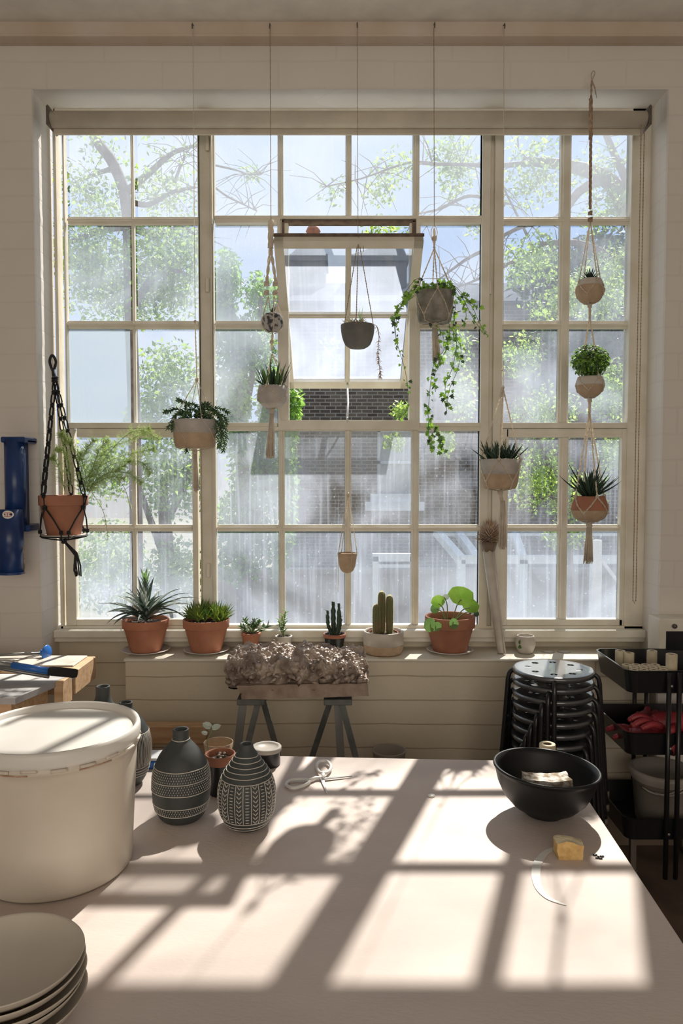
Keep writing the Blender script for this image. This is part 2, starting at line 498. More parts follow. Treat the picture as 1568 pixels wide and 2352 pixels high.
def leafm(name, a, b, t=.45, sc=14, rough=.5): return mat(name, a, rough, c2=b, scale=sc, trans=t)
M_gdark = leafm('dark_green_leaf', (.055,.105,.06), (.03,.055,.035), .22)
M_gpine = leafm('grey_green_leaf', (.12,.17,.13), (.045,.075,.055), .22)
M_glime = leafm('lime_leaf', (.50,.60,.16), (.30,.42,.09), .5)
M_gmid = leafm('mid_green_leaf', (.22,.38,.11), (.11,.22,.06), .5)
M_gsucc = leafm('succulent_green', (.19,.32,.13), (.10,.19,.08), .25, 25)
M_gbright = leafm('bright_green_leaf', (.38,.60,.09), (.22,.44,.05), .62)
M_gsilver = leafm('silver_leaf_edge', (.52,.56,.50), (.36,.42,.35), .3)
M_fern = leafm('feathery_fern_green', (.52,.62,.26), (.38,.50,.16), .5)
M_stem = mat('plant_stem', (.20,.26,.10), .7)
M_dry = mat('dried_straw', (.58,.42,.28), .85, c2=(.42,.27,.17), scale=30)
M_bloom = mat('dried_bloom', (.50,.36,.28), .9, trans=.25, c2=(.74,.62,.54), scale=40)
M_cact = mat('cactus_skin', (.10,.14,.05), .6, c2=(.16,.11,.05), scale=12)
M_spine = mat('cactus_spines', (.95,.90,.62), .7, c2=(.85,.75,.45), trans=.6)
M_air = leafm('pale_air_plant', (.62,.60,.44), (.46,.42,.26), .4)
M_treel = leafm('pale_tree_leaf', (.46,.60,.16), (.30,.46,.10), .6, 1.5)  # lighter green, mixed at random through the foliage
M_treed = leafm('deep_green_tree_leaf', (.24,.36,.12), (.12,.20,.08), .5, 1.5)  # darker green, mixed at random through the foliage
M_ivyl = leafm('ivy_leaf', (.38,.60,.12), (.20,.38,.08), .6, 3)
M_bark = mat('bark', (.20,.16,.13), .9, c2=(.12,.09,.07), scale=12)
M_ebrick = brick_mat('dark_stock_brick', (.085,.063,.050), (.19,.145,.11), (.36,.33,.29), .225, .078, .012, .3, .9, noise_amt=.5)
M_slate = mat('slate_roof', (.11,.13,.155), 1.0, spec=.05, c2=(.09,.10,.12), scale=3)
M_render = mat('grey_render', (.30,.285,.26), 1.0, spec=.05, c2=(.28,.26,.24), scale=2)
M_ewhite = mat('white_outdoor_paint', (.72,.74,.76), .6)
M_eglass = mat('blank_white_shutter', (.48,.50,.50), .5)
M_ground = mat('garden_ground', (.26,.24,.19), .9, c2=(.16,.17,.10), scale=1)
M_gwall = mat('garden_wall', (.42,.36,.29), .9, c2=(.32,.27,.21), scale=2)
M_paper = mat('white_paper', (.75,.76,.78), .6)
M_red = mat('red_print', (.60,.08,.05), .6)
M_orange = mat('terracotta_inner', (.42,.17,.10), .8)
# ================================================================ ROOM
YW, YG = 3.01, 3.20                       # room face of the wall, plane of the glass
XL, XR = -1.226, 1.296                    # sides of the opening
ZT = ZZ(205, YW)                          # top of the opening
ZB = ZZ(1466, 3.14)                       # bottom of the window sill board
ZC = ZZ(50, 2.95)                         # ceiling
TH = 0.33
def rough_edge_wall():
    b = MB()
    # the wall around the opening; the opening's vertical arrises are a little ragged
    yb = YG
    b.box((-3.6, YW, 0), (XL - .012, yb, ZC + .3)); b.box((XR + .012, YW, 0), (3.6, yb, ZC + .3))
    b.box((XL - .012, YW, ZT), (XR + .012, yb, ZC + .3))
    for X, sgn in ((XL, -1), (XR, 1)):
        rnd = random.Random(3 if sgn < 0 else 5)
        n = 110
        vs = []; fs = []
        for i in range(n + 1):
            z = ZT * i / n
            w = .0025 * noise.noise(V((0, X, z * 40))) + (.004 if rnd.random() < .12 else 0) * rnd.random()
            vs += [(X + sgn*.012, YW, z), (X + sgn*(.004) + w, YW - .0005, z), (X + w*.5, YW + .008, z), (X, yb, z), (X + sgn*.012, yb, z)]
        for i in range(n):
            for k in range(4):
                q = (i*5+k, i*5+k+1, i*5+k+6, i*5+k+5)
                fs.append(q if sgn < 0 else q[::-1])
        b.add(vs, fs)
    return b
struct(rough_edge_wall().build('wall_back', M_wall))
b = MB(); b.box((XL, 3.19, 0), (XR, 3.25, ZB)); struct(b.build('wall_below_window', M_apron))
b = MB(); b.box((-3.7, -3.6, 0), (-3.6, YW, ZC)); struct(b.build('wall_left', M_wall))
b = MB(); b.box((3.6, -3.6, 0), (3.7, YW, ZC)); struct(b.build('wall_right', M_wall))
b = MB(); b.box((-3.7, -3.7, 0), (3.7, -3.6, ZC)); struct(b.build('wall_rear', M_wall))
b = MB(); b.box((-3.7, -3.7, ZC), (3.7, YW, ZC + .15)); struct(b.build('ceiling', M_ceil))
b = MB(); b.box((-3.7, -3.7, -.1), (3.7, 3.3, 0)); struct(b.build('floor', M_floor))
# plastered beam along the ceiling with its rounded lower lip
b = MB(); b.box((-3.6, 2.95, ZZ(80, 2.95)), (3.6, YW, ZC)); b.box((-3.6, 2.943, ZZ(83, 2.945)), (3.6, YW, ZZ(77, 2.945)), bev=.002)
struct(b.build('trim_1', M_trim))
# boxed-in ledge below the window
ZL = ZZ(1513, 2.97)
XB0, XB1 = XX(282, 2.97), 1.25
b = MB(); b.box((XB0, 2.97, 0), (XB1, 3.19, ZL - .012), bev=.002); struct(b.build('trim_2', M_apron))
b = MB(); b.box((XB0 - .005, 2.963, ZL - .012), (XB1 + .005, 3.19, ZL), bev=.003); struct(b.build('trim_3', M_frame))
b = MB(); b.box((-3.6, 2.93, 0), (3.6, 2.97, .20)); struct(b.build('baseboard_back', M_skirt))

# ================================================================ WINDOW
win = struct(thing('window_1', None, None, (0.03, YG, ZB)))
win.pop('label', None)
fy0, fy1 = YG - .035, YG + .03
def rail(b, x0, x1, y0, y1, a=fy0, c=fy1, mi=0):      # pixels on the glass plane
    p = P(x0, y0, YG); q = P(x1, y1, YG)
    b.box((p.x, a, q.z), (q.x, c, p.z), mi, bev=.002)
b = MB()     # outer frame
rail(b, 126, 153, 235, 1445); rail(b, 1446, 1484, 235, 1445)
rail(b, 128, 1482, 225, 266, fy0, YG); rail(b, 128, 1482, 1434, 1452)
outer = b.build('outer_frame', M_frame, win)
b = MB(); b.box((XL, 3.12, ZZ(1464, 3.14)), (XR, 3.23, ZZ(1443, 3.17)), bev=.004)
b.box((XL, 3.135, ZZ(1474, 3.14)), (XR, 3.20, ZZ(1464, 3.14)), bev=.002)
b.build('sill_board', M_frame, win)
for x0, x1 in ((457, 495), (1105, 1143)):
    b = MB(); rail(b, x0, x1, 262, 1440, YG - .016, YG + .012)
    rail(b, x0, x0 + 9, 262, 1440, YG - .036, YG + .012); rail(b, x1 - 9, x1, 262, 1440, YG - .036, YG + .012)
    b.build('mullion', M_frame, win)
# sashes: (glass columns, glass rows), each a frame with its bars and panes
def glazing(name, cols, rows, ox, oy, bars=True, gm=None, frosted=()):
    """cols/rows: list of (from, to) pixels of each pane; ox, oy: outer pixels of this sash"""
    b = MB()
    g = MB(); g2 = MB()
    d0, d1 = YG - .028, YG + .012
    xs0, xs1 = cols[0][0], cols[-1][1]; ys0, ys1 = rows[0][0], rows[-1][1]
    rail(b, ox[0], xs0, oy[0], oy[1], d0, d1); rail(b, xs1, ox[1], oy[0], oy[1], d0, d1)
    rail(b, xs0, xs1, oy[0], ys0, d0, d1); rail(b, xs0, xs1, ys1, oy[1], d0, d1)
    for i in range(len(cols) - 1):
        rail(b, cols[i][1], cols[i+1][0], ys0, ys1, YG - .012, YG + .012)
        c = (cols[i][1] + cols[i+1][0]) / 2
        rail(b, c - 3, c + 3, ys0, ys1, YG - .024, YG + .014)
    for i in range(len(rows) - 1):
        rail(b, xs0, xs1, rows[i][1], rows[i+1][0], YG - .0112, YG + .0112)
        c = (rows[i][1] + rows[i+1][0]) / 2
        rail(b, xs0, xs1, c - 3, c + 3, YG - .0231, YG + .0132)
    fr = b.build(name, M_frame, win)
    for j, r in enumerate(rows):
        for i, c in enumerate(cols):
            p = P(c[0] - 1, r[0] - 1, YG); q = P(c[1] + 1, r[1] + 1, YG)
            mi = 1 + (0 if r[0] < 420 else 1 if r[0] < 900 else 2)
            if r[0] > 1150: mi = 5
            if (c[0], r[0]) in frosted: mi = 4
            vs = [(p.x, YG-.002, q.z), (q.x, YG-.002, q.z), (q.x, YG-.002, p.z), (p.x, YG-.002, p.z)]
            vs += [(x, YG+.002, z) for x, _, z in vs]
            g.add(vs, [(0,1,2,3),(0,4,5,1),(1,5,6,2),(2,6,7,3),(3,7,4,0)], 0)
            g.add(vs, [(7,6,5,4)], mi)
    g.build('glass', [M_clear, M_glass_hi, M_glass_mid, M_glass_lo, M_frost, M_glass_low], fr)
    return fr
R1, R2, R3 = (310, 500), (517, 738), (756, 972)
glazing('fixed_sash', [(158,300),(315,457)], [(268,500),R2,R3], (150,462), (262,985), frosted=((158,756),))
glazing('fixed_sash', [(1143,1287),(1302,1446)], [(268,500),R2,R3], (1138,1455), (262,985))
glazing('fixed_sash', [(495,638),(651,794),(807,948),(962,1105)], [(268,500)], (490,1110), (262,508))
glazing('fixed_sash', [(495,638)], [R2,R3], (490,646), (507,981))
glazing('fixed_sash', [(962,1105)], [R2,R3], (954,1110), (507,981))
glazing('fixed_sash', [(500,640),(655,792),(806,945),(960,1102)], [(990,1205),(1220,1433)], (490,1110), (981,1434))
glazing('casement_sash', [(181,303),(317,443)], [(1005,1205),(1220,1420)], (150,459), (986,1434))
glazing('casement_sash', [(1160,1283),(1298,1423)], [(1005,1205),(1220,1420)], (1141,1449), (986,1434))
# opening of the pivoting sash: bare dark edges
b = MB()
rail(b, 648, 953, 511, 516, YG-.03, YG+.02, 0); rail(b, 945, 953, 508, 560, YG-.03, YG+.02, 0); rail(b, 648, 654, 508, 560, YG-.03, YG+.02, 0)
b.build('bare_edge', M_rust, win)
b = MB()
rail(b, 640, 664, 512, 975, YG-.02, YG+.03); rail(b, 940, 962, 512, 975, YG-.02, YG+.03); rail(b, 640, 962, 966, 988, YG-.03, YG+.03)
b.build('pivot_frame', M_frame, win)
# the pivoting sash itself, top tipped into the room
piv = P(799, 712, YG)
TA = math.radians(53)
up_s = V((0, -math.sin(TA), math.cos(TA))); nr_s = V((0, -math.cos(TA), -math.sin(TA)))   # nr_s looks to the room side
W2 = .290
def sp_(x, v, d=0): return piv + V((x, 0, 0)) + up_s * v + nr_s * d
def sbar(b, x0, x1, v0, v1, d0=-.018, d1=.018, mi=0):
    vs = [sp_(x, v, d) for d in (d0, d1) for x, v in ((x0, v0), (x1, v0), (x1, v1), (x0, v1))]
    b.add(vs, [(3,2,1,0),(4,5,6,7),(0,1,5,4),(1,2,6,5),(2,3,7,6),(3,0,4,7)], mi)
b = MB()
sbar(b, -W2, -W2+.036, -.46, .352); sbar(b, W2-.036, W2, -.46, .352)
sbar(b, -W2, W2, .318, .352); sbar(b, -W2, W2, -.46, -.415)
sbar(b, -.011, .011, -.43, .325, -.01, .012); sbar(b, -W2+.03, W2-.03, -.035, -.013, -.01, .012)
sbar(b, -.004, .004, -.43, .325, -.012, .018); sbar(b, -W2+.03, W2-.03, -.028, -.020, -.012, .018)
sbar(b, -W2-.004, W2+.004, .352, .358, -.024, -.010, 1)
sash = b.build('pivoting_sash', [M_frame, M_rust], win)
g = MB()
for x0, x1 in ((-W2+.034, -.009), (.009, W2-.034)):
    for v0, v1 in ((-.42, -.033), (-.015, .322)):
        vs = [sp_(x, v, d) for d in (-.002, .002) for x, v in ((x0, v0), (x1, v0), (x1, v1), (x0, v1))]
        g.add(vs, [(4,5,6,7),(0,1,5,4),(1,2,6,5),(2,3,7,6),(3,0,4,7)], 0); g.add(vs, [(3,2,1,0)], 1)
g.build('glass', [M_clear, M_glass_sash], sash)
b = MB()
for s in (-1, 1):
    b.box(tuple(piv + V((s*W2, -.012, -.014))), tuple(piv + V((s*(W2+.03), .02, .014))), bev=.002)
b.build('pivot_hinge', M_frame, win)
# stay cord holding the sash
lo = sp_(0, -.44, .0); hk = P(797, 966, YG - .03)
b = MB(); b.tube([lo, lo.lerp(hk, .5) + V((.004, 0, -.01)), hk], .0045, 8)
b.tube([hk + V((0, -.012, .012)), hk, hk + V((0, .01, -.02))], .005, 8)
b.tube([lo + V((0, 0, .02)), lo + V((.003, -.005, -.02))], .006, 8)
b.build('stay_cord', M_white, win)
b = MB()
for px, py in ((476, 330), (476, 655), (1124, 330), (1124, 660), (478, 1310)):
    p = P(px, py, YG - .022); b.box((p.x-.008, p.y-.006, p.z-.03), (p.x+.008, p.y+.002, p.z+.03), bev=.002)
b.build('mullion_block', M_frame, win)
# small dark putty marks
# roller blind
rb = thing('roller_blind', 'rolled up cream roller blind across the top of the window', 'blind', P(800, 275, 3.05))
b = MB(); za = ZZ(275, 3.05); r_ = .032
b.tube([(XX(134, 3.05), 3.05, za), (XX(1466, 3.05), 3.05, za)], r_, 28); b.build('roll', M_blind, rb)
b = MB(); b.box((XX(136, 3.06), 3.062, ZZ(308, 3.06)), (XX(1462, 3.06), 3.074, ZZ(292, 3.06)), bev=.003); b.build('bottom_bar', M_blind, rb)
for px in (131, 1470):
    b = MB(); x = XX(px, 3.05)
    b.box((x-.006, 3.012, za-.038), (x+.006, 3.12, za+.045), bev=.006); b.build('end_bracket', M_dark, rb)
b = MB()
xa, xb = XX(1456, 3.04), XX(1463, 3.04)
zt, zb = ZZ(290, 3.04), ZZ(1386, 3.04)
pts = [(xb, 3.035, zt), (xb, 3.035, zb+.02), ((xa+xb)/2, 3.035, zb), (xa, 3.035, zb+.02), (xa, 3.035, zt)]
b.tube(pts, .0016, 6)
for i in range(150):
    z = zt + (zb - zt) * i / 150
    for x in (xa, xb): b.ell((x, 3.035, z), .0028, 6)
b.build('bead_chain', M_twine, rb)
# nails / hooks on the beam
for i, (px, py) in enumerate(((443, 62), (620, 62), (820, 60), (997, 60), (1157, 62))):
    p = P(px, py, 2.945)
    b = MB(); b.tube([p + V((0, .01, .008)), p + V((0, -.012, .006)), p + V((0, -.018, -.004)), p + V((0, -.01, -.012))], .0022, 6)
    tag(b.build('ceiling_hook', M_dark, None, p), ['small dark hook in the beam above the trailing succulent', 'small dark hook in the beam above the two-pot hanger',
        'small dark hook in the beam above the dark hanging bowl', 'small dark hook in the beam above the ivy', 'small dark hook in the beam above the aloe in the two-tone pot'][i],
        'hook', 'hooks along the ceiling beam')
# ================================================================ WORK TABLE
ZTB = CZ - .83
tb = [PZ(60, 1719, ZTB), PZ(1293, 1749, ZTB)]
tbr = PZ(1568, 2165, ZTB)
dirr = (tbr - tb[1]).normalized()
fr_r = tb[1] + dirr * 1.75
poly = [(-1.5, tb[0].y + (tb[0].x + 1.5) * .02), (tb[1].x, tb[1].y), (fr_r.x, fr_r.y), (-1.5, fr_r.y - .02)]
tbl = thing('work_table', 'large pale beige work table in the foreground crossed by window shadows', 'table', (-.3, 1.3, 0))
b = MB(); b.prism(poly[::-1], ZTB - .035, ZTB)
bevel(b.build('table_top', M_table, tbl), .003)
for x, y in ((tb[1].x - .08, tb[1].y - .09), (fr_r.x - .08, fr_r.y + .08), (-1.42, tb[0].y - .15), (-1.42, fr_r.y + .08)):
    b = MB(); b.box((x-.03, y-.03, 0), (x+.03, y+.03, ZTB - .035), bev=.003); b.build('leg', M_wood, tbl)
b = MB()
y1_, y2_ = tb[1].y - .09, fr_r.y + .08
b.box((tb[1].x-.095, y2_+.03, ZTB-.11), (tb[1].x-.065, y1_-.03, ZTB-.035))
b.box((-1.39, y1_-.02, ZTB-.11), (tb[1].x-.11, y1_+.005, ZTB-.035)); b.build('apron_rail', M_wood, tbl)

def on_table(px, py): return PZ(px, py, ZTB)

# ---------------------------------------------------------------- vases
def interp(prof, z):
    for (r0, z0), (r1, z1) in zip(prof, prof[1:]):
        if z0 <= z <= z1: return r0 + (r1 - r0) * (z - z0) / max(1e-9, z1 - z0)
    return prof[-1][0]
def smooth_prof(pts, n=5):
    q = catmull([(r, 0, z) for r, z in pts], n)
    return [(p.x, p.z) for p in q]
def on_surf(prof, c, a, z, e=.0006):
    r = interp(prof, z) + e
    return V((c.x + r * math.sin(a), c.y - r * math.cos(a), c.z + z))
def ring_line(b, prof, c, z, w=.0011, mi=1, wob=.0012, seed=0, n=72):
    pts = [on_surf(prof, c, 2*PI*k/n, z + wob*noise.noise(V((math.cos(2*PI*k/n)*1.5, math.sin(2*PI*k/n)*1.5, z*50+seed))), .0001) for k in range(n)]
    b.tube(pts, w, 5, mi, closed=True)
def dash(b, prof, c, a0, z0, a1, z1, w=.0011, mi=1, n=2):
    b.tube([on_surf(prof, c, a0+(a1-a0)*k/n, z0+(z1-z0)*k/n, .0001) for k in range(n+1)], [w*.7]+[w]*(n-1)+[w*.5], 5, mi)
def vase(name, label, c, outer, mouth_in, decorate, m=None):
    t = thing(name, label, 'vase', c, None)
    prof = smooth_prof(outer)
    top = prof[-1]
    full = [(0.0, .002), (outer[0][0]*.9, 0.0)] + prof + [(top[0]*.94, top[1]+.0015), (mouth_in, top[1]), (mouth_in*.92, top[1]-.03), (mouth_in*2.0, top[1]-.06), (0.0, top[1]-.065)]
    b = MB(); b.lathe(full, c, 56, 0)
    decorate(b, prof, c)
    b.build('body', [m or M_vase, M_vline], t)
    return t
c1 = on_table(417, 1877)
def deco1(b, prof, c):
    H = prof[-1][1]
    for z in (.196, .134, .107, .079, .047, .027): ring_line(b, prof, c, z, .0012)
    for (za, zb_, rows) in ((.109, .132, 4), (.082, .105, 4), (.029, .045, 3)):
        for r in range(rows):
            z = za + (zb_ - za) * (r + .5) / rows
            for k in range(70):
                a = 2*PI*(k + .5*(r % 2))/70
                dash(b, prof, c, a-.004, z-.0016, a+.006, z+.0016, .0010, n=2)
vase('decorated_vase', 'charcoal vase with three bands of white dots, left of the chevron vase', c1,
     [(.046,.001),(.056,.012),(.066,.035),(.0705,.07),(.0705,.10),(.065,.13),(.052,.158),(.034,.180),(.022,.194),(.0195,.205),(.0195,.219)], .0145, deco1)
c2 = on_table(567, 1895)
def deco2(b, prof, c):
    for z in (.172, .162, .152, .142, .132, .121): ring_line(b, prof, c, z, .0011)
    for z in (.028, .018, .010): ring_line(b, prof, c, z, .0011)
    K = 22
    for k in range(K):
        a = 2*PI*(k)/K
        pts = [on_surf(prof, c, a, .028 + (.121-.028)*i/10, .0001) for i in range(11)]
        b.tube(pts, .0010, 5, 1)
        am = a + PI/K; h = PI/K*.62
        n = 12 if k % 2 == 0 else 9
        for i in range(n):
            z = .034 + (.115-.034)*i/(n-1)
            if k % 2 == 0: dash(b, prof, c, am-h*.75, z, am+h*.75, z, .0012)
            else:
                dash(b, prof, c, am-h, z+.004, am, z-.003, .0012); dash(b, prof, c, am, z-.003, am+h, z+.004, .0012)
vase('decorated_vase', 'charcoal vase covered in white chevrons and rings, right of the dotted vase', c2,
     [(.040,.001),(.052,.012),(.064,.035),(.069,.065),(.0685,.09),(.063,.115),(.051,.138),(.037,.158),(.026,.175),(.018,.187),(.0155,.198)], .0115, deco2)
c3 = V((XX(291, 1.99, ZTB), 1.99, ZTB))
def deco3(b, prof, c):
    ring_line(b, prof, c, .145, .0013)
    for z in (.055, .047, .039, .031): ring_line(b, prof, c, z, .0012)
    rnd = random.Random(4)
    for k in range(90):
        a = 2*PI*k/90 + rnd.uniform(-.012, .012)
        b.tube([on_surf(prof, c, a + .004*math.sin(i), .057+(.143-.057)*i/6, .0001) for i in range(7)], .0009, 4, 1)
vase('decorated_vase', 'charcoal vase with fine upright white stripes, half hidden behind the bucket', c3,
     [(.04,.001),(.052,.02),(.062,.05),(.067,.09),(.066,.12),(.058,.15),(.04,.18),(.024,.20),(.018,.21),(.018,.222)], .013, deco3)
c4 = V((XX(240, 1.86, ZTB), 1.86, ZTB))
def deco4(b, prof, c):
    for z in (.12, .105, .04): ring_line(b, prof, c, z, .0012)
    for r in range(5):
        for k in range(60):
            a = 2*PI*(k+.5*(r % 2))/60; z = .05+.012*r
            dash(b, prof, c, a-.004, z-.0016, a+.006, z+.0016, .001)
vase('decorated_vase', 'tall dark vase behind the bucket, only its mouth and lower side showing', c4,
     [(.04,.001),(.05,.02),(.059,.06),(.062,.11),(.058,.17),(.045,.22),(.028,.255),(.02,.272),(.0175,.285),(.0175,.303)], .013, deco4)

# ---------------------------------------------------------------- bucket
YB = 1.56
cb_ = V((XX(130, YB, ZTB + .15), YB, ZTB))
HB = .303
bk = thing('bucket', 'big cream plastic bucket with a white lid at the left of the table', 'bucket', cb_)
b = MB()
b.lathe([(0,.004),(0.1395,.004),(0.1500,.001),(0.1539,.006),(0.1557,.02),(0.1674,HB-.06),(0.1679,HB-.045),(0.1718,HB-.043),(0.1722,HB-.036),(0.1696,HB-.03),(0.1705,HB-.006),(0.1657,HB-.004),(0.1535,.03),(0,.02)], cb_, 96)
b.build('body', M_bucket, bk)
b = MB()
lz = HB
b.lathe([(0.1696,lz-.032),(0.1740,lz-.030),(0.1757,lz-.020),(0.1757,lz-.006),(0.1731,lz+.001),(0.1696,lz+.002),(0.1648,lz-.002),(0.1626,lz-.010),(0.1604,lz-.0125),(0.1526,lz-.013),(0.1482,lz-.0125),(0,lz-.0125)], cb_, 96)
lid = b.build('lid', M_lid, bk)
b = MB(); rnd = random.Random(8)
a = 0
while a < 2*PI:            # clay smeared in the groove and tabs of the lid
    L = rnd.uniform(.1, .32)
    for rr, zz, w in ((0.1661, lz-.0055, .0022),):
        pts = [cb_ + V((rr*math.cos(a+L*k/6), rr*math.sin(a+L*k/6), zz)) for k in range(7)]
        b.tube(pts, w, 5)
    a += L + rnd.uniform(.05, .22)
b.build('clay_smear', M_rustst, lid)['kind'] = 'stuff'
b = MB(); 
for k in range(20):
    a0 = 2*PI*k/20
    pts = [cb_ + V((0.1740*math.cos(a0+0.1744*i/4), 0.1740*math.sin(a0+0.1744*i/4), lz-.031 - (.003 if k % 3 else .0))) for i in range(5)]
    b.tube(pts, .0035, 6)
b.build('lid_tab', M_bucket, lid)['kind'] = 'stuff'
b = MB()
for a0, a1 in ((-.95, -.55), (-1.9, -1.5), (.3, .8), (2, 2.6)):
    pts = [cb_ + V((0.1731*math.cos(a0+(a1-a0)*i/8), 0.1731*math.sin(a0+(a1-a0)*i/8), HB-.040)) for i in range(9)]
    b.tube(pts, .0016, 5)
b.build('dirt_line', M_rustst, bk)['kind'] = 'stuff'

# ---------------------------------------------------------------- plates
pc = V((XX(10, 1.10, ZTB + .09), 1.10, ZTB))
plate_lab = ['topmost beige plate of the stack at the lower left', 'beige plate second from the top of the stack', 'beige plate third from the top of the stack',
             'beige plate fourth from the top, above the lowest one', 'lowest beige plate of the stack, resting on the table']
p0 = None
for i in range(5):
    k = 4 - i          # from the table upwards
    off = [(.005, -.003), (-.001, .001), (.003, 0), (.001, .002), (0, 0)][i]
    c = V((pc.x + off[0], pc.y + off[1], ZTB + .0145*i))
    if p0 is None:
        b = MB()
        b.lathe([(0,.004),(.05,.004),(.055,.0),(.06,.0),(.063,.004),(.09,.015),(.108,.030),(.1155,.0405),(.1165,.0425),(.1150,.0430),(.1125,.0405),(.104,.0315),(.088,.0205),(.06,.0115),(0,.0095)], c, 72)
        p0 = b.build('plate', M_plate, None, c); o = p0
    else:
        o = p0.copy(); col.objects.link(o); o.location = c; o.rotation_euler = (random.Random(i).uniform(-.012,.012), random.Random(i+9).uniform(-.012,.012), i)
    tag(o, plate_lab[k], 'plate', 'stacked plates on the table')

# ---------------------------------------------------------------- scissors, disc, sponge and scraps
sc = thing('scissors', 'open scissors with white handles lying on the table', 'scissors', on_table(740, 1795))
def tp(px, py, h=.004): 
    p = on_table(px, py); p.z += h; return p
b = MB()
b.tube(catmull([tp(727,1765,.01), tp(735,1756,.01), tp(752,1757,.01), tp(760,1770,.01), tp(750,1783,.01), tp(733,1781,.01)], 6, True), .0045, 8, closed=True)
b.tube([tp(743,1782,.009), tp(741,1794,.006)], [.006,.005], 8); b.build('handle', M_white, sc)
b = MB()
b.tube(catmull([tp(657,1808,.007), tp(668,1798,.007), tp(695,1796,.007), tp(710,1801,.007), tp(697,1810,.007), tp(672,1816,.007)], 6, True), .0045, 8, closed=True)
b.tube([tp(708,1800,.007), tp(725,1793,.007), tp(742,1791,.006)], [.006,.006,.005], 8); b.build('handle', M_white, sc)
def blade2(b, a, c_, tip):
    a = V(a); tip = V(tip); d = (tip - a).normalized(); s = V((-d.y, d.x, 0))
    vs = [a + s*.006, a - s*.006, tip - s*.001, tip + s*.001]
    vs += [v + V((0,0,.0022)) for v in vs]
    b.add(vs, [(3,2,1,0),(4,5,6,7),(0,1,5,4),(1,2,6,5),(2,3,7,6),(3,0,4,7)])
b = MB(); blade2(b, tp(735,1794,.005), None, tp(808,1786,.003)); b.build('blade', M_steel, sc)
b = MB(); blade2(b, tp(738,1786,.003), None, tp(750,1824,.002)); b.build('blade', M_ewhite, sc)
b = MB(); p = on_table(990, 1829); b.lathe([(0,0),(.009,0),(.0098,.0015),(.009,.004),(0,.0042)], p, 24)
tag(b.build('disc', M_white, None, p), 'tiny white disc lying alone in the middle of the table', 'disc')
# sponge
p = on_table(1305, 1966)
b = MB()
nx, nz = 14, 8
def spg(u, v, w):
    x = (u-.5)*.056; y = (v-.5)*.034; z = w*.036
    q = V((x*60, y*60, z*60 + 3))
    x *= 1 + .12*(w-.5)*2*.5
    n_ = noise.noise(q*1.0)*.0035
    x += n_; y += noise.noise(q + V((9,0,0)))*.003; z += noise.noise(q + V((0,7,0)))*.003*(1 if w > .5 else 0) + (.004*math.sin(u*5) if w > .5 else 0)
    return V((x, y, z))
def grid_box(b, fn, nu, nv, nw, mtop=1, mside=0, smooth=True):
    def face(f, a, c, mi):
        vs = []; fs = []
        for i in range(a+1):
            for j in range(c+1): vs.append(f(i/a, j/c))
        for i in range(a):
            for j in range(c):
                fs.append((i*(c+1)+j, (i+1)*(c+1)+j, (i+1)*(c+1)+j+1, i*(c+1)+j+1))
        b.add(vs, fs, mi, smooth)
    face(lambda u, v: fn(u, v, 1), nu, nv, mtop); face(lambda u, v: fn(u, 1-v, 0), nu, nv, mside)
    face(lambda u, w: fn(u, 0, w), nu, nw, mside); face(lambda u, w: fn(1-u, 1, w), nu, nw, mside)
    face(lambda v, w: fn(1, v, w), nv, nw, mside); face(lambda v, w: fn(0, 1-v, w), nv, nw, mside)
grid_box(b, lambda u, v, w: p + spg(u, v, w), 14, 9, 9)
tag(b.build('sponge', [M_sponge, M_sponge2], None, p), 'small yellow block sponge on the table in front of the black bowl', 'sponge')
# curved pale strip by the sponge
pp = [(1285,1945,2),(1255,1957,10),(1236,1980,15),(1230,2010,15),(1237,2040,13),(1256,2062,9),(1282,2074,5),(1300,2080,1)]
cen = catmull([on_table(a, c) for a, c, w in pp], 5); ww = []
for i in range(len(pp)-1):
    for k in range(5): ww.append(pp[i][2] + (pp[i+1][2]-pp[i][2])*k/5)
ww.append(1)
vs = []; fs = []
for i, q in enumerate(cen):
    d = (cen[min(i+1, len(cen)-1)] - cen[max(i-1, 0)]).normalized(); s = V((-d.y, d.x, 0)) * (ww[i] * .0006)
    vs += [q - s + V((0,0,.0003)), q + s + V((0,0,.0003)), q + s + V((0,0,.0016)), q - s + V((0,0,.0016))]
for i in range(len(cen)-1):
    for k in range(4): fs.append((i*4+k, i*4+(k+1) % 4, i*4+4+(k+1) % 4, i*4+4+k))
b = MB(); b.add(vs, fs, 0)
tag(b.build('curved_strip', M_white, None, on_table(1240, 2000)), 'thin white crescent shaped strip lying on the table beside the sponge', 'strip')
b = MB(); rnd = random.Random(2)
q0 = on_table(1374, 1969)
for px, py in ((1366,1965),(1374,1969),(1382,1968),(1371,1972),(1379,1973)):
    q = on_table(px, py); b.ell(q + V((0,0,.0015)), (rnd.uniform(.003,.006), rnd.uniform(.002,.004), .0015), 7)
tag(b.build('clay_crumb', M_black, None, q0), 'tiny black crumbs of clay near the right edge of the table', 'crumbs', kind='stuff')

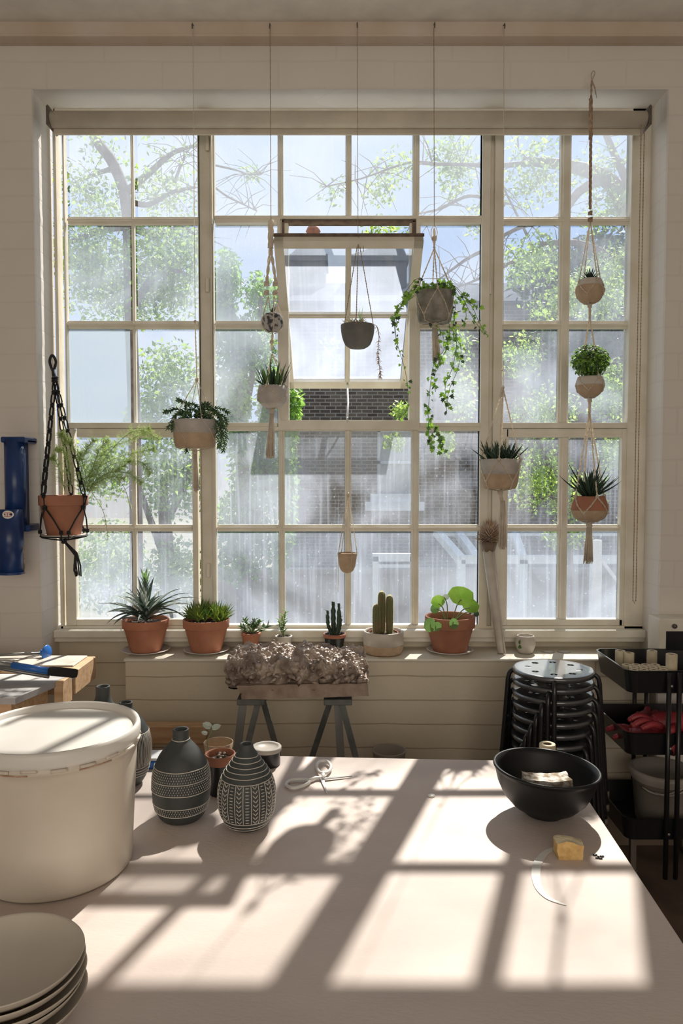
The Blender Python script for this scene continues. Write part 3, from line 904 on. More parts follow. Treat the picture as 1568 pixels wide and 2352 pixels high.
# ---------------------------------------------------------------- black bowl
cw = on_table(1248, 1871)
tilt = Matrix.Rotation(math.radians(2.8), 3, 'Y')
b = MB()
bp_ = [(0,.006),(.035,.005),(.040,.0),(.046,.001),(.05,.006),(.078,.022),(.101,.046),(.116,.076),(.124,.105),(.1265,.113),(.1290,.1135),(.1295,.117),(.127,.1195),(.1225,.1185),(.118,.104),(.110,.076),(.094,.048),(.07,.025),(.035,.012),(0,.010)]
b.lathe(bp_, cw + V((0,0,.003)), 80, 0, rot=tilt)
tag(b.build('mixing_bowl', M_bowl, None, cw), 'wide black bowl near the right corner of the table', 'bowl')
b = MB()
cs = cw + V((.004, -.005, .050))
def stn(u, v, w):
    x = (u-.5)*.112; y = (v-.5)*.05; z = w*.046
    q = V((x*40, y*40, z*40))
    return cs + V((x + noise.noise(q)*.005, y + noise.noise(q+V((5,5,0)))*.005, z + noise.noise(q*1.4+V((0,3,8)))*.004 + (.004*(2*abs(u-.5))**2)))
grid_box(b, stn, 20, 10, 8, 0, 0)
M_stone = mat('pitted_pale_stone', (.66,.62,.57), .8, c2=(.30,.23,.15), scale=45, bump=1, bscale=120, lo=.42, hi=.55)
tag(b.build('pumice_block', M_stone, None, cs), 'pitted pale block lying inside the black bowl', 'block')
# tube behind the bowl
def roll_mesh(r, h, loc, name='clay_tube'):
    t = thing(name, None, None, loc)
    b = MB(); b.lathe([(r*.55,.0),(r*.97,0),(r,.0015),(r,h-.0015),(r*.96,h),(r*.56,h),(r*.52,h-.002),(r*.52,.001),(r*.55,0)], loc, 26, 0, mis=[0,0,0,0,0,0,1,0])
    b.build('body', [M_tubec, M_tubed], t)
    return t
p = V((XX(1256, 2.08, ZTB), 2.08, ZTB))
t = roll_mesh(.0225, ZZ(1708, 2.08) - ZTB, p)
tag(t, 'single cream tube standing on the table right behind the black bowl', 'tube')

# ---------------------------------------------------------------- seedling pot, black drum, dish behind the vases
p = on_table(506, 1822)
sd_ = thing('potted_seedling', 'small potted seedling between the two patterned vases', 'potted plant', p)
zr = ZZ(1730, p.y) - ZTB
b = MB(); b.lathe([(0,.001),(.028,.001),(.030,.004),(.034,zr-.026),(.0345,zr-.025)], p, 36); b.build('dark_sleeve', M_black, sd_)
b = MB(); b.lathe([(.034,zr-.026),(.038,zr-.024),(.0395,zr),(.037,zr+.0005),(.0355,zr-.004),(.034,zr-.02)], p, 36); b.build('pot_rim', M_terra, sd_)
b = MB(); b.lathe([(.0345,zr-.018),(.02,zr-.012),(0,zr-.011)], p, 24)
rnd = random.Random(5)
for i in range(24):
    a = rnd.uniform(0, 6.28); r = rnd.uniform(0, .028); b.ell(p + V((r*math.cos(a), r*math.sin(a), zr-.010)), rnd.uniform(.002,.005), 6, 1 if i % 3 == 0 else 0)
b.build('soil', [M_soil, M_ceram], sd_)
y_ = p.y
b = MB(); st = [P(478, 1724, y_), P(476, 1700, y_), P(482, 1688, y_), P(487, 1676, y_)]
b.tube(catmull(st, 5), .0013, 6); b.build('stem', M_stem, sd_)
for (a, c, L, w, dx) in ((487, 1672, .030, .020, -.6), (484, 1674, .028, .017, .8), (478, 1686, .020, .012, -1)):
    b = MB(); b.leaf(P(a, c, y_), (0, -1, .7), (dx, 0, .35), L, w, 0, 'oval'); b.build('leaf', M_gsilver, sd_)
p = V((XX(612, 2.12, ZTB), 2.12, ZTB))
dr = thing('banding_wheel', 'low round black turntable with pale top at the back table edge', 'turntable', p)
b = MB(); b.lathe([(0,.0),(.038,0),(.040,.003),(.040,.038),(.0425,.042)], p, 48); b.build('base', M_black, dr)
b = MB(); zt_ = .042; b.lathe([(.0425,zt_),(.0435,zt_+.003),(.0435,zt_+.010),(.042,zt_+.012),(.034,zt_+.012),(.033,zt_+.009),(0,zt_+.009)], p, 48, mis=[0,0,0,0,0,1]); b.build('wheel_head', [M_lgrey, M_ceram], dr)
p = V((XX(497, 2.13), 2.13, ZTB))
b = MB(); zr2 = ZZ(1704, 2.13)-ZTB
vs_prof = [(0,.001),(.034,.001),(.038,zr2*.5),(.043,zr2),(.041,zr2),(.036,zr2*.5),(.033,.004),(0,.004)]
b.lathe(vs_prof, p, 40); 
tag(b.build('paper_cup', M_tan, None, p), 'brownish paper tub behind the seedling pot', 'tub')
p = V((XX(362, 2.12), 2.12, ZTB))
b = MB(); b.box((p.x-.055, p.y-.04, p.z), (p.x+.05, p.y+.04, p.z+.022), bev=.003); b.box((p.x-.05,p.y-.035,p.z+.022),(p.x+.045,p.y+.035,p.z+.030), 1, bev=.002)
tag(b.build('paper_pile', [M_ltblue, M_paper], None, p), 'white and blue pad at the table back edge behind the dotted vase', 'paper pad')

# timber offcut on the floor by the wall
p = P(395, 1682, 2.86)
b = MB(); b.box((XX(300, 2.86), 2.84, ZZ(1706, 2.86)), (XX(470, 2.86), 2.90, ZZ(1664, 2.86)), bev=.004); 
for px in (318, 452): b.box((XX(px, 2.86)-.02, 2.85, 0), (XX(px, 2.86)+.02, 2.89, ZZ(1706, 2.86)))
tag(b.build('low_timber_rack', M_wood, None, (p.x, 2.87, 0)), 'low brown timber rail standing by the wall behind the dotted vase', 'timber')
# ================================================================ THINGS ON THE LEDGE
def on_ledge(px, Y): return V((XX(px, Y), Y, ZL))
def pot_prof(rt, rb, h, rim, lip):      # open flower pot: base radius, top radius, height, rim height
    return [(0,.003),(rb*.94,.003),(rb*.96,0),(rb,.003),(rt-lip-.0015,h-rim-.002),(rt-lip,h-rim),(rt-.001,h-rim+.001),(rt,h-rim+.003),(rt+.001,h-.003),(rt,h),(rt-.004,h+.0005),(rt-.007,h-.003),(rt-.010,h-.02),(rt-.012,h-.03)]
def pot(t, c, rt, rb, h, rim=.03, lip=.004, m=None, soil=.016, n=56):
    b = MB(); b.lathe(pot_prof(rt, rb, h, rim, lip), c, n)
    b.build('pot', m or M_terra2, t)
    b = MB(); rnd = random.Random(int(rt*1e5))
    b.lathe([(rt-.0095, h-soil-.002), (rt*.5, h-soil+.001), (0, h-soil+.002)], c, 32)
    for i in range(30):
        a = rnd.uniform(0, 6.28); r = rt*.8*math.sqrt(rnd.random())
        b.ell(c + V((r*math.cos(a), r*math.sin(a), h-soil+.001)), rnd.uniform(.002, .005), 6)
    b.build('soil', M_soil, t)
def saucer(c, r, label, up=.013):
    b = MB(); b.lathe([(0,.004),(r*.55,.004),(r*.58,0),(r*.62,0),(r*.66,.003),(r*.97,up-.001),(r,up+.001),(r*.98,up+.0025),(r*.9,up-.002),(r*.62,.0075),(0,.0065)], c, 56)
    return tag(b.build('saucer', M_saucer, None, c), label, 'saucer')
SU = .0075
# 1: spiky grey-green plant
Y = 3.085
c = on_ledge(331, Y); saucer(c, .100, 'glazed saucer under the spiky silver-edged plant, leftmost on the ledge')
c = c + V((0, 0, SU))
t = thing('potted_pineapple_plant', 'spiky plant with long dark arching leaves in a terracotta pot, leftmost on the ledge', 'potted plant', c)
ht = ZZ(1421, Y) - c.z
pot(t, c, .096, .064, ht, .036, .006)
rnd = random.Random(11)
b = MB()
cc = c + V((0, 0, ht-.01)) 
for i in range(46):
    a = i*2.4 + rnd.uniform(-.2, .2); e = rnd.uniform(.12, 1.05) if i < 34 else rnd.uniform(1.0, 1.45)
    d = V((math.cos(a)*math.cos(e), math.sin(a)*math.cos(e)*.8, math.sin(e)))
    b.blade(cc + V((d.x*.012, d.y*.012, rnd.uniform(0,.04))), d, rnd.uniform(.12, .21)*(1 if i < 34 else .7), rnd.uniform(.020,.030), rnd.uniform(.6,1.3), 8, .3, 0 if i % 4 else 1)
for (px, py, L) in ((262,1378,.20),(250,1398,.20),(425,1352,.21),(452,1362,.22),(440,1380,.18),(300,1350,.19),(395,1350,.19),(285,1365,.2),(410,1370,.19)):
    q = P(px, py, Y - .03); d = (q - cc).normalized(); d = (d + V((0,0,.45))).normalized()
    b.blade(cc, d, (q-cc).length*1.08, .027, 1.15, 10, .28, 0 if rnd.random() < .7 else 1)
b.build('leaf_rosette', [M_gpine, M_gsilver], t)
b = MB()
for i in range(34):
    a = i*2.4; z = .045 + i*.0042
    d = V((math.cos(a)*.42, math.sin(a)*.42, 1))
    b.blade(cc + V((.004*math.cos(a), .004*math.sin(a), z)), d, .05, .013, -.1, 4, .3, 2 if i > 24 else (1 if i % 5 == 0 else 0))
b.build('crown_shoot', [M_gpine, M_gsilver, M_gmid], t)
# 2: bright tufted succulent
c = on_ledge(471, Y); saucer(c, .096, 'glazed saucer under the lime tufted succulent, second from the left on the ledge')
c = c + V((0, 0, SU))
t = thing('potted_succulent', 'lime green tufted succulent in a terracotta pot, second from the left on the ledge', 'potted plant', c)
pot(t, c, .0955, .064, ZZ(1421, Y) - c.z, .036, .006)
b = MB(); rnd = random.Random(12); cc = c + V((0, 0, ZZ(1421, Y) - c.z - .012))
for k in range(26):
    a = rnd.uniform(0, 6.28); r = .075*math.sqrt(rnd.random())
    hub = cc + V((r*math.cos(a), r*math.sin(a), rnd.uniform(.0,.012)))
    for i in range(14):
        a2 = i*2.4; e = rnd.uniform(.5, 1.5)
        d = V((math.cos(a2)*math.cos(e)+.4*math.cos(a)*r/.075, math.sin(a2)*math.cos(e)+.4*math.sin(a)*r/.075, math.sin(e)))
        b.blade(hub, d, rnd.uniform(.045,.085), .011, .0, 4, .3, 0 if rnd.random() < .7 else 1, thick=.003)
b.build('foliage', [M_glime, M_gmid], t)
# 3: jade plant behind the clay
Yb = 3.09
c = on_ledge(574, Yb)
t = thing('potted_jade_plant', 'small bushy plant in an orange pot, just behind the left end of the rough clay', 'potted plant', c)
ht = ZZ(1453, Yb) - c.z
pot(t, c, .040, .030, ht, .016, .003, M_terra2, .008, 36)
b = MB(); rnd = random.Random(13); cc = c + V((.004, 0, ht - .005)); st = MB()
for k in range(16):
    a = rnd.uniform(0, 6.28); e = rnd.uniform(.35, 1.4)
    d = V((math.cos(a)*math.cos(e)*1.1 + .12, math.sin(a)*math.cos(e), math.sin(e)*.8)); L = rnd.uniform(.035, .085)
    tip = cc + d*L; st.tube([cc, cc.lerp(tip, .5) + V((0,0,.004)), tip], .0018, 5)
    for i in range(7):
        a2 = i*2.4 + k; dd = (d + V((math.cos(a2), math.sin(a2), .3*math.sin(i)))*.9).normalized()
        b.blade(tip - d*.004*i*.8, dd, rnd.uniform(.020, .032), .015, .3, 4, .15, 0 if rnd.random() < .6 else 1, thick=.003)
st.build('stem', M_stem, t); b.build('foliage', [M_gmid, M_gsilver], t)
# 4: little plant in a white pot
c = on_ledge(650, Yb)
t = thing('potted_sprig', 'small upright green sprig in a white pot, behind the middle of the rough clay', 'potted plant', c)
ht = ZZ(1460, Yb) - c.z
pot(t, c, .036, .030, ht, .01, .001, M_ceram, .006, 36)
b = MB(); cc = c + V((0, 0, ht - .006)); st = MB(); rnd = random.Random(14)
for (px, py) in ((655,1405),(640,1425),(648,1415)):
    tip = P(px, py, Yb); st.tube(catmull([cc, cc.lerp(tip, .5) + V((-.004,0,0)), tip], 4), .0018, 5)
    for i in range(10):
        q = cc.lerp(tip, .25 + .75*i/9); a2 = i*2.4
        b.blade(q, V((math.cos(a2), math.sin(a2), .8)), rnd.uniform(.018,.028), .012, .4, 4, .2, 0 if i > 4 else 1, thick=.002)
st.build('stem', M_stem, t); b.build('foliage', [M_gbright, M_gmid], t)
# 5: dark scalloped euphorbia
c = on_ledge(768, Yb)
t = thing('potted_euphorbia', 'dark green columnar succulent in a small red-brown pot, just left of the cactus', 'potted plant', c)
ht = ZZ(1455, Yb) - c.z
pot(t, c, .046, .034, ht, .016, .002, M_black, .006, 40)
b = MB(); b.lathe([(.0465,ht-.014),(.048,ht-.012),(.048,ht),(.043,ht+.001),(.042,ht-.006)], c, 40); b.build('inner_rim', M_orange, t)
b = MB(); rnd = random.Random(15); cc = c + V((0, 0, ht - .006))
for (px, py, r) in ((765,1382,.011),(778,1386,.009),(752,1402,.008),(781,1410,.008)):
    tip = P(px, py, Yb); 
    base_ = cc + V(((px-768)*.0006, rnd.uniform(-.01,.01), 0))
    n = 16
    b.tube(catmull([base_, base_.lerp(tip, .4) + V(((px-768)*.0006,0,0)), tip], 6), [r*(.9+.25*(k % 2))*(1 if k < 10 else .65) for k in range(13)], 6)
    for i in range(n):
        q = base_.lerp(tip, i/n) + V(((px-768)*.0006*math.sin(PI*i/n),0,0)); a2 = i*1.9
        b.blade(q, V((math.cos(a2), math.sin(a2), .9)), .016, .009, 0, 3, .2, thick=.004)
b.build('stems', [M_gdark], t)
# 6: cactus
Yc = 3.07
c = on_ledge(881, Yc)
t = thing('potted_cactus', 'three-column cactus with glowing spines in a cream and tan pot', 'potted plant', c)
ht = ZZ(1448, Yc) - c.z; s = Yc/F; R = 46*s
b = MB(); zs = ht*.42
b.lathe([(0,.003),(R*.86,.003),(R*.88,.0),(R*.93,.006),(R*.98,.02),(R,zs-.004),(R*1.0,zs-.001),(R*.985,zs),(R*1.015,zs+.001),(R*1.015,ht-.004),(R*.995,ht),(R*.93,ht),(R*.91,ht-.01),(R*.9,ht-.03)], c, 64, 0, mis=[1,1,1,1,1,1,1,0,0,0,0,0,0])
b.build('pot', [M_ceram, M_tan], t)
b = MB(); b.lathe([(R*.90,ht-.012),(R*.6,ht-.012),(0,ht-.010)], c, 32)
for k in range(3): b.lathe([(R*(.72-.0*k),ht-.012+.003*k),(R*.76,ht-.006),(R*.70,ht-.010)], c, 32, 1)
b.build('soil', [M_soil, M_orange], t)
cols_ = ((877, 1358, 9.6, .006), (895, 1367, 9.2, -.002), (864, 1388, 8.6, -.022))
for (px, py, rr, dy) in cols_:
    base_ = V((XX(px, Yc + dy) + (0), Yc + dy, c.z + ht - .014)); r = rr*s*.86; H = ZZ(py, Yc + dy) - base_.z
    b = MB(); n = 12; sg = 48
    prof = [(r*.7, 0), (r*.9, H*.1), (r, H*.4), (r, H*.75), (r*.92, H-.014), (r*.6, H-.005), (0.0005, H)]
    pr = smooth_prof(prof, 3)
    vs = []; fs = []
    for (q, z) in pr:
        for k in range(sg):
            a = 2*PI*k/sg; m_ = q*(1 + .10*math.cos(a*n))
            vs.append(base_ + V((m_*math.cos(a), m_*math.sin(a), z)))
    for i in range(len(pr)-1):
        for k in range(sg): fs.append((i*sg+k, i*sg+(k+1) % sg, (i+1)*sg+(k+1) % sg, (i+1)*sg+k))
    b.add(vs, fs, 0, True)
    st_ = b.build('cactus_column', M_cact, t)
    sb = MB(); rnd = random.Random(px)
    for k in range(n):
        a = 2*PI*k/n
        nz_ = int(H/.0045)
        for i in range(nz_+1):
            z = min(H-.002, .004+i*.0045)
            q = interp(pr, z)*1.08
            o = base_ + V((q*math.cos(a), q*math.sin(a), z))
            for j in range(5):
                d = V((math.cos(a) + rnd.uniform(-.9,.9), math.sin(a) + rnd.uniform(-.9,.9), rnd.uniform(-.5,.9))).normalized()
                e = o + d*rnd.uniform(.003,.0065)
                w = d.cross(V((rnd.uniform(-1,1),rnd.uniform(-1,1),rnd.uniform(-1,1)))).normalized()*.00035
                sb.add([o-w, o+w, e], [(0,1,2)])
    for j in range(60):
        d = V((rnd.uniform(-.8,.8), rnd.uniform(-.8,.8), 1)).normalized(); o = base_ + V((0,0,H-.008)) + V((d.x*r*.7, d.y*r*.7, d.z*.007)); e = o + d*.006
        sb.add([o-V((.0003,0,0)), o+V((.0003,0,0)), e], [(0,1,2)])
    sb.build('spines', M_spine, st_)['kind'] = 'stuff'
# 7: round-leaved plant in a terracotta pot
c = on_ledge(1035, Y); saucer(c, .098, 'glazed saucer under the round-leaved plant, rightmost of the saucers')
c = c + V((0, 0, SU))
t = thing('potted_geranium', 'terracotta pot of broad bright round leaves, rightmost plant on the ledge', 'potted plant', c)
Yp = Y; ht = ZZ(1414, Y) - c.z
pot(t, c, .104, .070, ht, .046, .006, M_terra, .03)
cc = c + V((0, 0, ht - .03))
def pleaf(px, py, dy, L, w, nrm, up, m, stem=True):
    q = P(px, py, Y + dy)
    b = MB(); b.leaf(q - V(up).normalized()*L*.4, nrm, up, L, w, 0, 'round', cup=.12); lf = b.build('leaf', m, t)
    b = MB(); b.tube(catmull([cc + V(((px-1043)*.0004, dy*.3, 0)), cc.lerp(q, .6) + V((0,0,.01)), q - V(up).normalized()*L*.1], 5), .0024, 6, 0); b.build('leaf_stalk', M_stem, t)
pleaf(1060, 1372, 0, .088, .112, (.15,-.9,.55), (.1,.2,1), M_gbright)
pleaf(1080, 1392, .03, .070, .085, (.3,-.8,.5), (.4,.2,.8), M_gbright)
pleaf(1006, 1384, .02, .055, .06, (-.3,-.9,.4), (-.3,0,1), M_gbright)
pleaf(1001, 1398, .03, .04, .045, (-.3,-.9,.4), (-.8,0,.3), M_gmid)
pleaf(1085, 1404, .05, .05, .06, (.2,-.5,.7), (1,0,.1), M_gdark)
pleaf(990, 1432, -.10, .060, .056, (-.6,-.7,.25), (.1,0,-1), M_gmid)
pleaf(1001, 1437, -.105, .038, .045, (-.2,-.9,.2), (.5,0,-1), M_gmid)
pleaf(1041, 1430, -.112, .045, .040, (.1,-1,.15), (.1,0,-1), M_gmid)
pleaf(1022, 1372, .04, .03, .025, (0,-1,.2), (.8,0,.3), M_gsilver)
# 8: dried flower in a tall paper tube
p0_ = P(1150, 1504, 3.05); p1_ = P(1121, 1262, 3.13)
p0_.z = ZL + .004
t = thing('dried_flower', 'tall pale tube leaning on the window holding a big brown dried flower head', 'dried flower', V((p0_.x, p0_.y, ZL)))
b = MB(); b.tube([p0_, p0_.lerp(p1_, .5), p1_], [.015, .023, .027], 6)
b.tube([p1_.lerp(p0_, .02) + V((.012,-.02,0)), p0_ + V((.016,-.008,.0))], .004, 5)
b.build('paper_tube', M_ceram, t)
hc = P(1125, 1228, 3.13)
b = MB(); b.tube([p1_ - V((0,0,.01)), p1_.lerp(hc, .5)], [.026, .034], 10); b.build('flower_base', M_skirt, t)
b = MB(); rnd = random.Random(21)
for i in range(260):
    a = i*2.39996; zz = 1 - 2*(i+.5)/260; r = math.sqrt(1-zz*zz)
    d = V((r*math.cos(a), r*math.sin(a), zz))
    if d.z < -.85: continue
    b.blade(hc + V((d.x*.022, d.y*.022, d.z*.03)), (d + V((0,0,.4))).normalized(), rnd.uniform(.028,.044), .008, rnd.uniform(-1.2,.2), 4, .4, 0 if rnd.random() < .6 else 1)
for i in range(9):
    e = rnd.uniform(-.3, .8); d = V((-math.cos(e), rnd.uniform(-.6,.2), math.sin(e)))
    b.blade(hc + V((-.015,0,-.02)), d, rnd.uniform(.045,.065), .013, -.6, 5, .3, 2)
b.build('flower_head', [M_bloom, M_dry, M_tan], t)
# 9: mug and two small rings
c = on_ledge(1210, 3.07)
b = MB(); s = 3.07/F; h = ZZ(1460, 3.07) - ZL; r = 23*s
b.lathe([(0,.002),(r*.6,.002),(r*.66,0),(r*.78,.008),(r,.035),(r*1.02,h*.55),(r*.92,h*.88),(r*.86,h),(r*.82,h+.002),(r*.78,h-.002),(r*.86,h*.5),(r*.6,.01),(0,.008)], c, 48)
mug = b.build('cup', M_ceram, None, c); tag(mug, 'barrel-shaped pale clay cup with a green leaf mark on the ledge', 'cup')
b = MB(); 
for px, py, u in ((1194,1482,V((.2,0,1))), (1197,1492,V((-.5,0,1))), (1192,1492,V((.8,0,.6)))):
    q = P(px, py, 3.07 - r*1.0); q.y = c.y - math.sqrt(max(1e-6, (r*1.035)**2 - (q.x-c.x)**2))
    nn = V((q.x-c.x, q.y-c.y, 0)); b.leaf(q, nn, u, .02, .011, 0)
b.build('leaf_mark', M_gmid, mug)
for i, px in enumerate((1263, 1299)):
    c = on_ledge(px, 3.09); s = 3.09/F; h = ZZ(1496, 3.09) - ZL; r = 15*s
    b = MB(); b.lathe([(0,.002),(r*.7,0),(r*.9,.004),(r,h*.6),(r*.98,h),(r*.88,h+.001),(r*.86,h*.6),(r*.6,.006),(0,.005)], c, 32)
    tag(b.build('small_bowl', M_ceram, None, c), ['left one of two tiny bowls on the ledge behind the stool stack', 'right one of two tiny bowls on the ledge behind the stool stack'][i], 'bowl', 'tiny bowls behind the stools')

# ================================================================ CLAY ON ITS TRESTLE
YT = 2.70
zS = ZZ(1600, 2.62)              # underside of the slab
tr = thing('trestle', 'dark metal trestle with splayed legs carrying the rough clay', 'trestle', V((XX(685, YT), YT, 0)))
legs = [((559,1606),(546,1722),2.64,1),((593,1606),(570,1702),2.60,0),((596,1606),(622,1702),2.78,0),
        ((769,1604),(725,1733),2.78,0),((783,1604),(818,1733),2.60,0),((774,1604),(782,1733),2.68,1)]
for (a, c_, Yk, k) in legs:
    p = P(a[0], a[1], Yk); q = P(c_[0], c_[1], Yk)
    d = (q - p); d = d * ((p.z) / (p.z - q.z)); e = p + d
    e.y += (Yk - 2.69)*.9
    p.z = zS - .012
    b = MB(); b.obox(p, e, .022 if not k else .028, .007 if not k else .012, V((0,1,0)))
    b.build('leg', M_steel if k else M_greyleg, tr)
for px in (582, 776):
    b = MB(); x = XX(px, YT); b.box((x-.05, 2.585, zS-.022), (x+.05, 2.80, zS-.001), bev=.002)
    b.build('cross_bar', M_greyleg, tr)
for px in (582, 776):
    x = XX(px, YT)
    b = MB(); b.obox((x-.10, 2.60, .25), (x+.10, 2.60, .25), .008, .02); b.build('tie_bar', M_greyleg, tr)
# slab and clay
cl = thing('clay_block', 'large lump of rough grey-brown clay on a slab, standing on the trestle', 'clay', V((XX(685, YT), YT, zS)))
x0, x1 = XX(546, 2.6), XX(843, 2.6)
def slabf(u, v, w):
    x = x0 + (x1-x0)*u; y = 2.585 + .26*v; z = zS + .05*w + .010*u*0
    q = V((x*14, y*14, z*14))
    n_ = noise.noise(q)*.008 + noise.noise(q*3)*.004
    xx = x + (n_ if (u in (0,1)) else 0) * 1.5 - (.016*(1-w) if u == 0 else 0)*-1
    return V((xx, y + (n_ if v in (0,1) else 0), z + (noise.noise(q*2)*.004 if w == 1 else noise.noise(q*1.3)*.0035) + (.012*u if w < .5 else .006*u)))
b = MB(); grid_box(b, slabf, 60, 20, 6, 0, 0)
b.build('base_slab', M_slab, cl)
b = MB()
xa_, xb_ = XX(524, 2.66), XX(833, 2.66)
zc0 = zS + .035; zc1 = ZZ(1492, 2.80)
def rugged(q, s):          # crumpled displacement
    d, pts = noise.voronoi(q*s)
    return d[0], d[1]-d[0]
NX, NY = 120, 66
def clayf(u, v, w):
    x = xa_ + (xb_-xa_)*u; y = 2.60 + .26*v
    edge = min(1, min(u, 1-u)*9) * .5 + .5*min(1, min(v, 1-v)*5)
    ztop = zc1 - .022*(1-edge) - .030*max(0, u-.6) - .014*abs(u-.45)
    z = zc0 + (ztop - zc0)*w
    q = V((x, y, z))
    k = 1.0
    d1_, e1 = rugged(q, 19); d2_, e2 = rugged(q + V((3,1,2)), 44)
    disp = (d1_-.32)*.042 + (d2_-.32)*.016 + noise.noise(q*20)*.016
    out = V(((u-.5)*(1 if u in (0,1) or w < 1 else .3), (v-.5)*1.2 if w < 1 else (v-.5)*.3, (1.6 if w > .95 else 0.0)))
    if w < 1: out.z = 0
    if out.length > 1e-4: out.normalize()
    q = q + out*disp
    if w > .95: q.z += abs(noise.noise(V((x*60,y*60,0))))*.02
    if w < 1 and v == 0: q.y += .02*(1-w) 
    if u == 0: q.x += .05*(1-w)
    if u == 1: q.x -= .012*(1-w)
    return q
grid_box(b, clayf, NX, NY, 26, 0, 0, smooth=False)
# torn lumps and curls standing up from the mass
rnd = random.Random(31)
for i in range(520):
    u, v = rnd.random(), rnd.random()
    side = rnd.random() < .12
    if side:
        x = xa_ + (xb_-xa_)*u; y = 2.592; z = zc0 + .02 + rnd.random()*(zc1-zc0-.03)
    else:
        x = xa_ + (xb_-xa_)*(.03+.94*u); y = 2.60 + .25*v; z = zc1 - .008 - .030*max(0, u-.6) - .014*abs(u-.45) - (.015 if v < .15 else 0)
    r = rnd.uniform(.005, .015)
    rot = Matrix.Rotation(rnd.uniform(0, 6), 3, V((rnd.uniform(-1,1), rnd.uniform(-1,1), rnd.uniform(-1,1))).normalized())
    b.ell((x, y, z), (r*1.5, r*.7, r*.8), 7, 0, rot, jit=.8)
b.build('rough_clay', M_clay, cl)

# ================================================================ STACK OF STOOLS
SY = 2.62; SX = XX(1275, SY)
zseat = ZZ(1534, SY)
R_ = 92.5*SY/F
def make_stool():
    H = .45
    o = V((SX, SY, 0))
    t = thing('stool', None, None, o)
    b = MB()
    # pressed seat with eight holes: rings of quads, holes cut as gaps
    b.lathe([(R_-.004,H-.018),(R_-.001,H-.016),(R_,H-.008),(R_-.002,H-.002),(R_-.008,H),(R_*.80,H-.001)], o, 64)
    hr = .0125; hc_ = R_*.62
    N = 64
    def ringpt(r, k): a = 2*PI*k/N; return V((o.x+r*math.cos(a), o.y+r*math.sin(a), H-.001))
    # annulus made of 8 sectors, each a square patch around its hole
    ri, ro = R_*.44, R_*.80
    vs = []; fs = []
    for sct in range(8):
        a0 = 2*PI*(sct-.5)/8; am = 2*PI*sct/8
        ctr = V((math.cos(am)*hc_, math.sin(am)*hc_))
        bd = []
        for k in range(8): a = a0 + 2*PI/8*k/8; bd.append(V((ro*math.cos(a), ro*math.sin(a))))
        for k in range(4): a = a0 + 2*PI/8; r = ro+(ri-ro)*k/4; bd.append(V((r*math.cos(a), r*math.sin(a))))
        for k in range(8): a = a0 + 2*PI/8*(1-k/8); bd.append(V((ri*math.cos(a), ri*math.sin(a))))
        for k in range(4): a = a0; r = ri+(ro-ri)*k/4; bd.append(V((r*math.cos(a), r*math.sin(a))))
        n = len(bd); base_ = len(vs)
        for q in bd: vs.append((o.x+q.x, o.y+q.y, H-.001))
        for q in bd:
            d = (q-ctr).normalized()*hr; vs.append((o.x+ctr.x+d.x, o.y+ctr.y+d.y, H-.001))
        for q in bd:
            d = (q-ctr).normalized()*hr*.94; vs.append((o.x+ctr.x+d.x, o.y+ctr.y+d.y, H-.006))
        for k in range(n):
            k2 = (k+1) % n
            fs.append((base_+k, base_+k2, base_+n+k2, base_+n+k)); fs.append((base_+n+k, base_+n+k2, base_+2*n+k2, base_+2*n+k))
    b.add(vs, fs, 0)
    b.add([(o.x+ri*math.cos(2*PI*k/64), o.y+ri*math.sin(2*PI*k/64), H-.001) for k in range(64)], [tuple(range(64))], 0)
    b.build('seat', M_seat, t)
    for s in range(4):
        a = PI/4 + s*PI/2
        c_, s_ = math.cos(a), math.sin(a)
        pts = [V((o.x+r*c_, o.y+r*s_, z)) for r, z in ((.05,H-.010),(R_*.80,H-.010),(R_*1.02,H-.018),(R_*1.10,H-.045),(R_*1.13,H-.10),(R_*1.30,.012))]
        b = MB(); b.tube(catmull(pts, 4), .0085, 10); lg = b.build('leg', M_black, t)
        b = MB(); p = pts[-1]; b.lathe([(0,0),(.011,0),(.012,.01),(.0105,.022),(.008,.023)], V((p.x,p.y,0)), 14); b.build('rubber_foot', M_dark, lg)
    return t
M_seat = mat('black_seat_enamel', (.05,.053,.06), .30, spec=1.0, coat=1.0)
NS = 10
dz = (zseat - .45)/(NS-1)
st0 = make_stool()
ordn = ['lowest, at the bottom', 'second from the bottom', 'third from the bottom', 'fourth from the bottom', 'fifth from the bottom', 'fifth from the top', 'fourth from the top', 'third from the top', 'second from the top', 'topmost']
rnd = random.Random(7)
for i in range(NS):
    o = st0 if i == 0 else copy_tree(st0)
    o.location = (SX + rnd.uniform(-.002,.002), SY + rnd.uniform(-.002,.002), dz*i)
    o.rotation_euler.z = .535 - .128*(9-i)
    tag(o, ('black round metal stool, %s of the stack' % ordn[i]) if i < 9 else 'topmost black stool of the stack, its holed seat shining in the daylight', 'stool', 'stacked black stools')

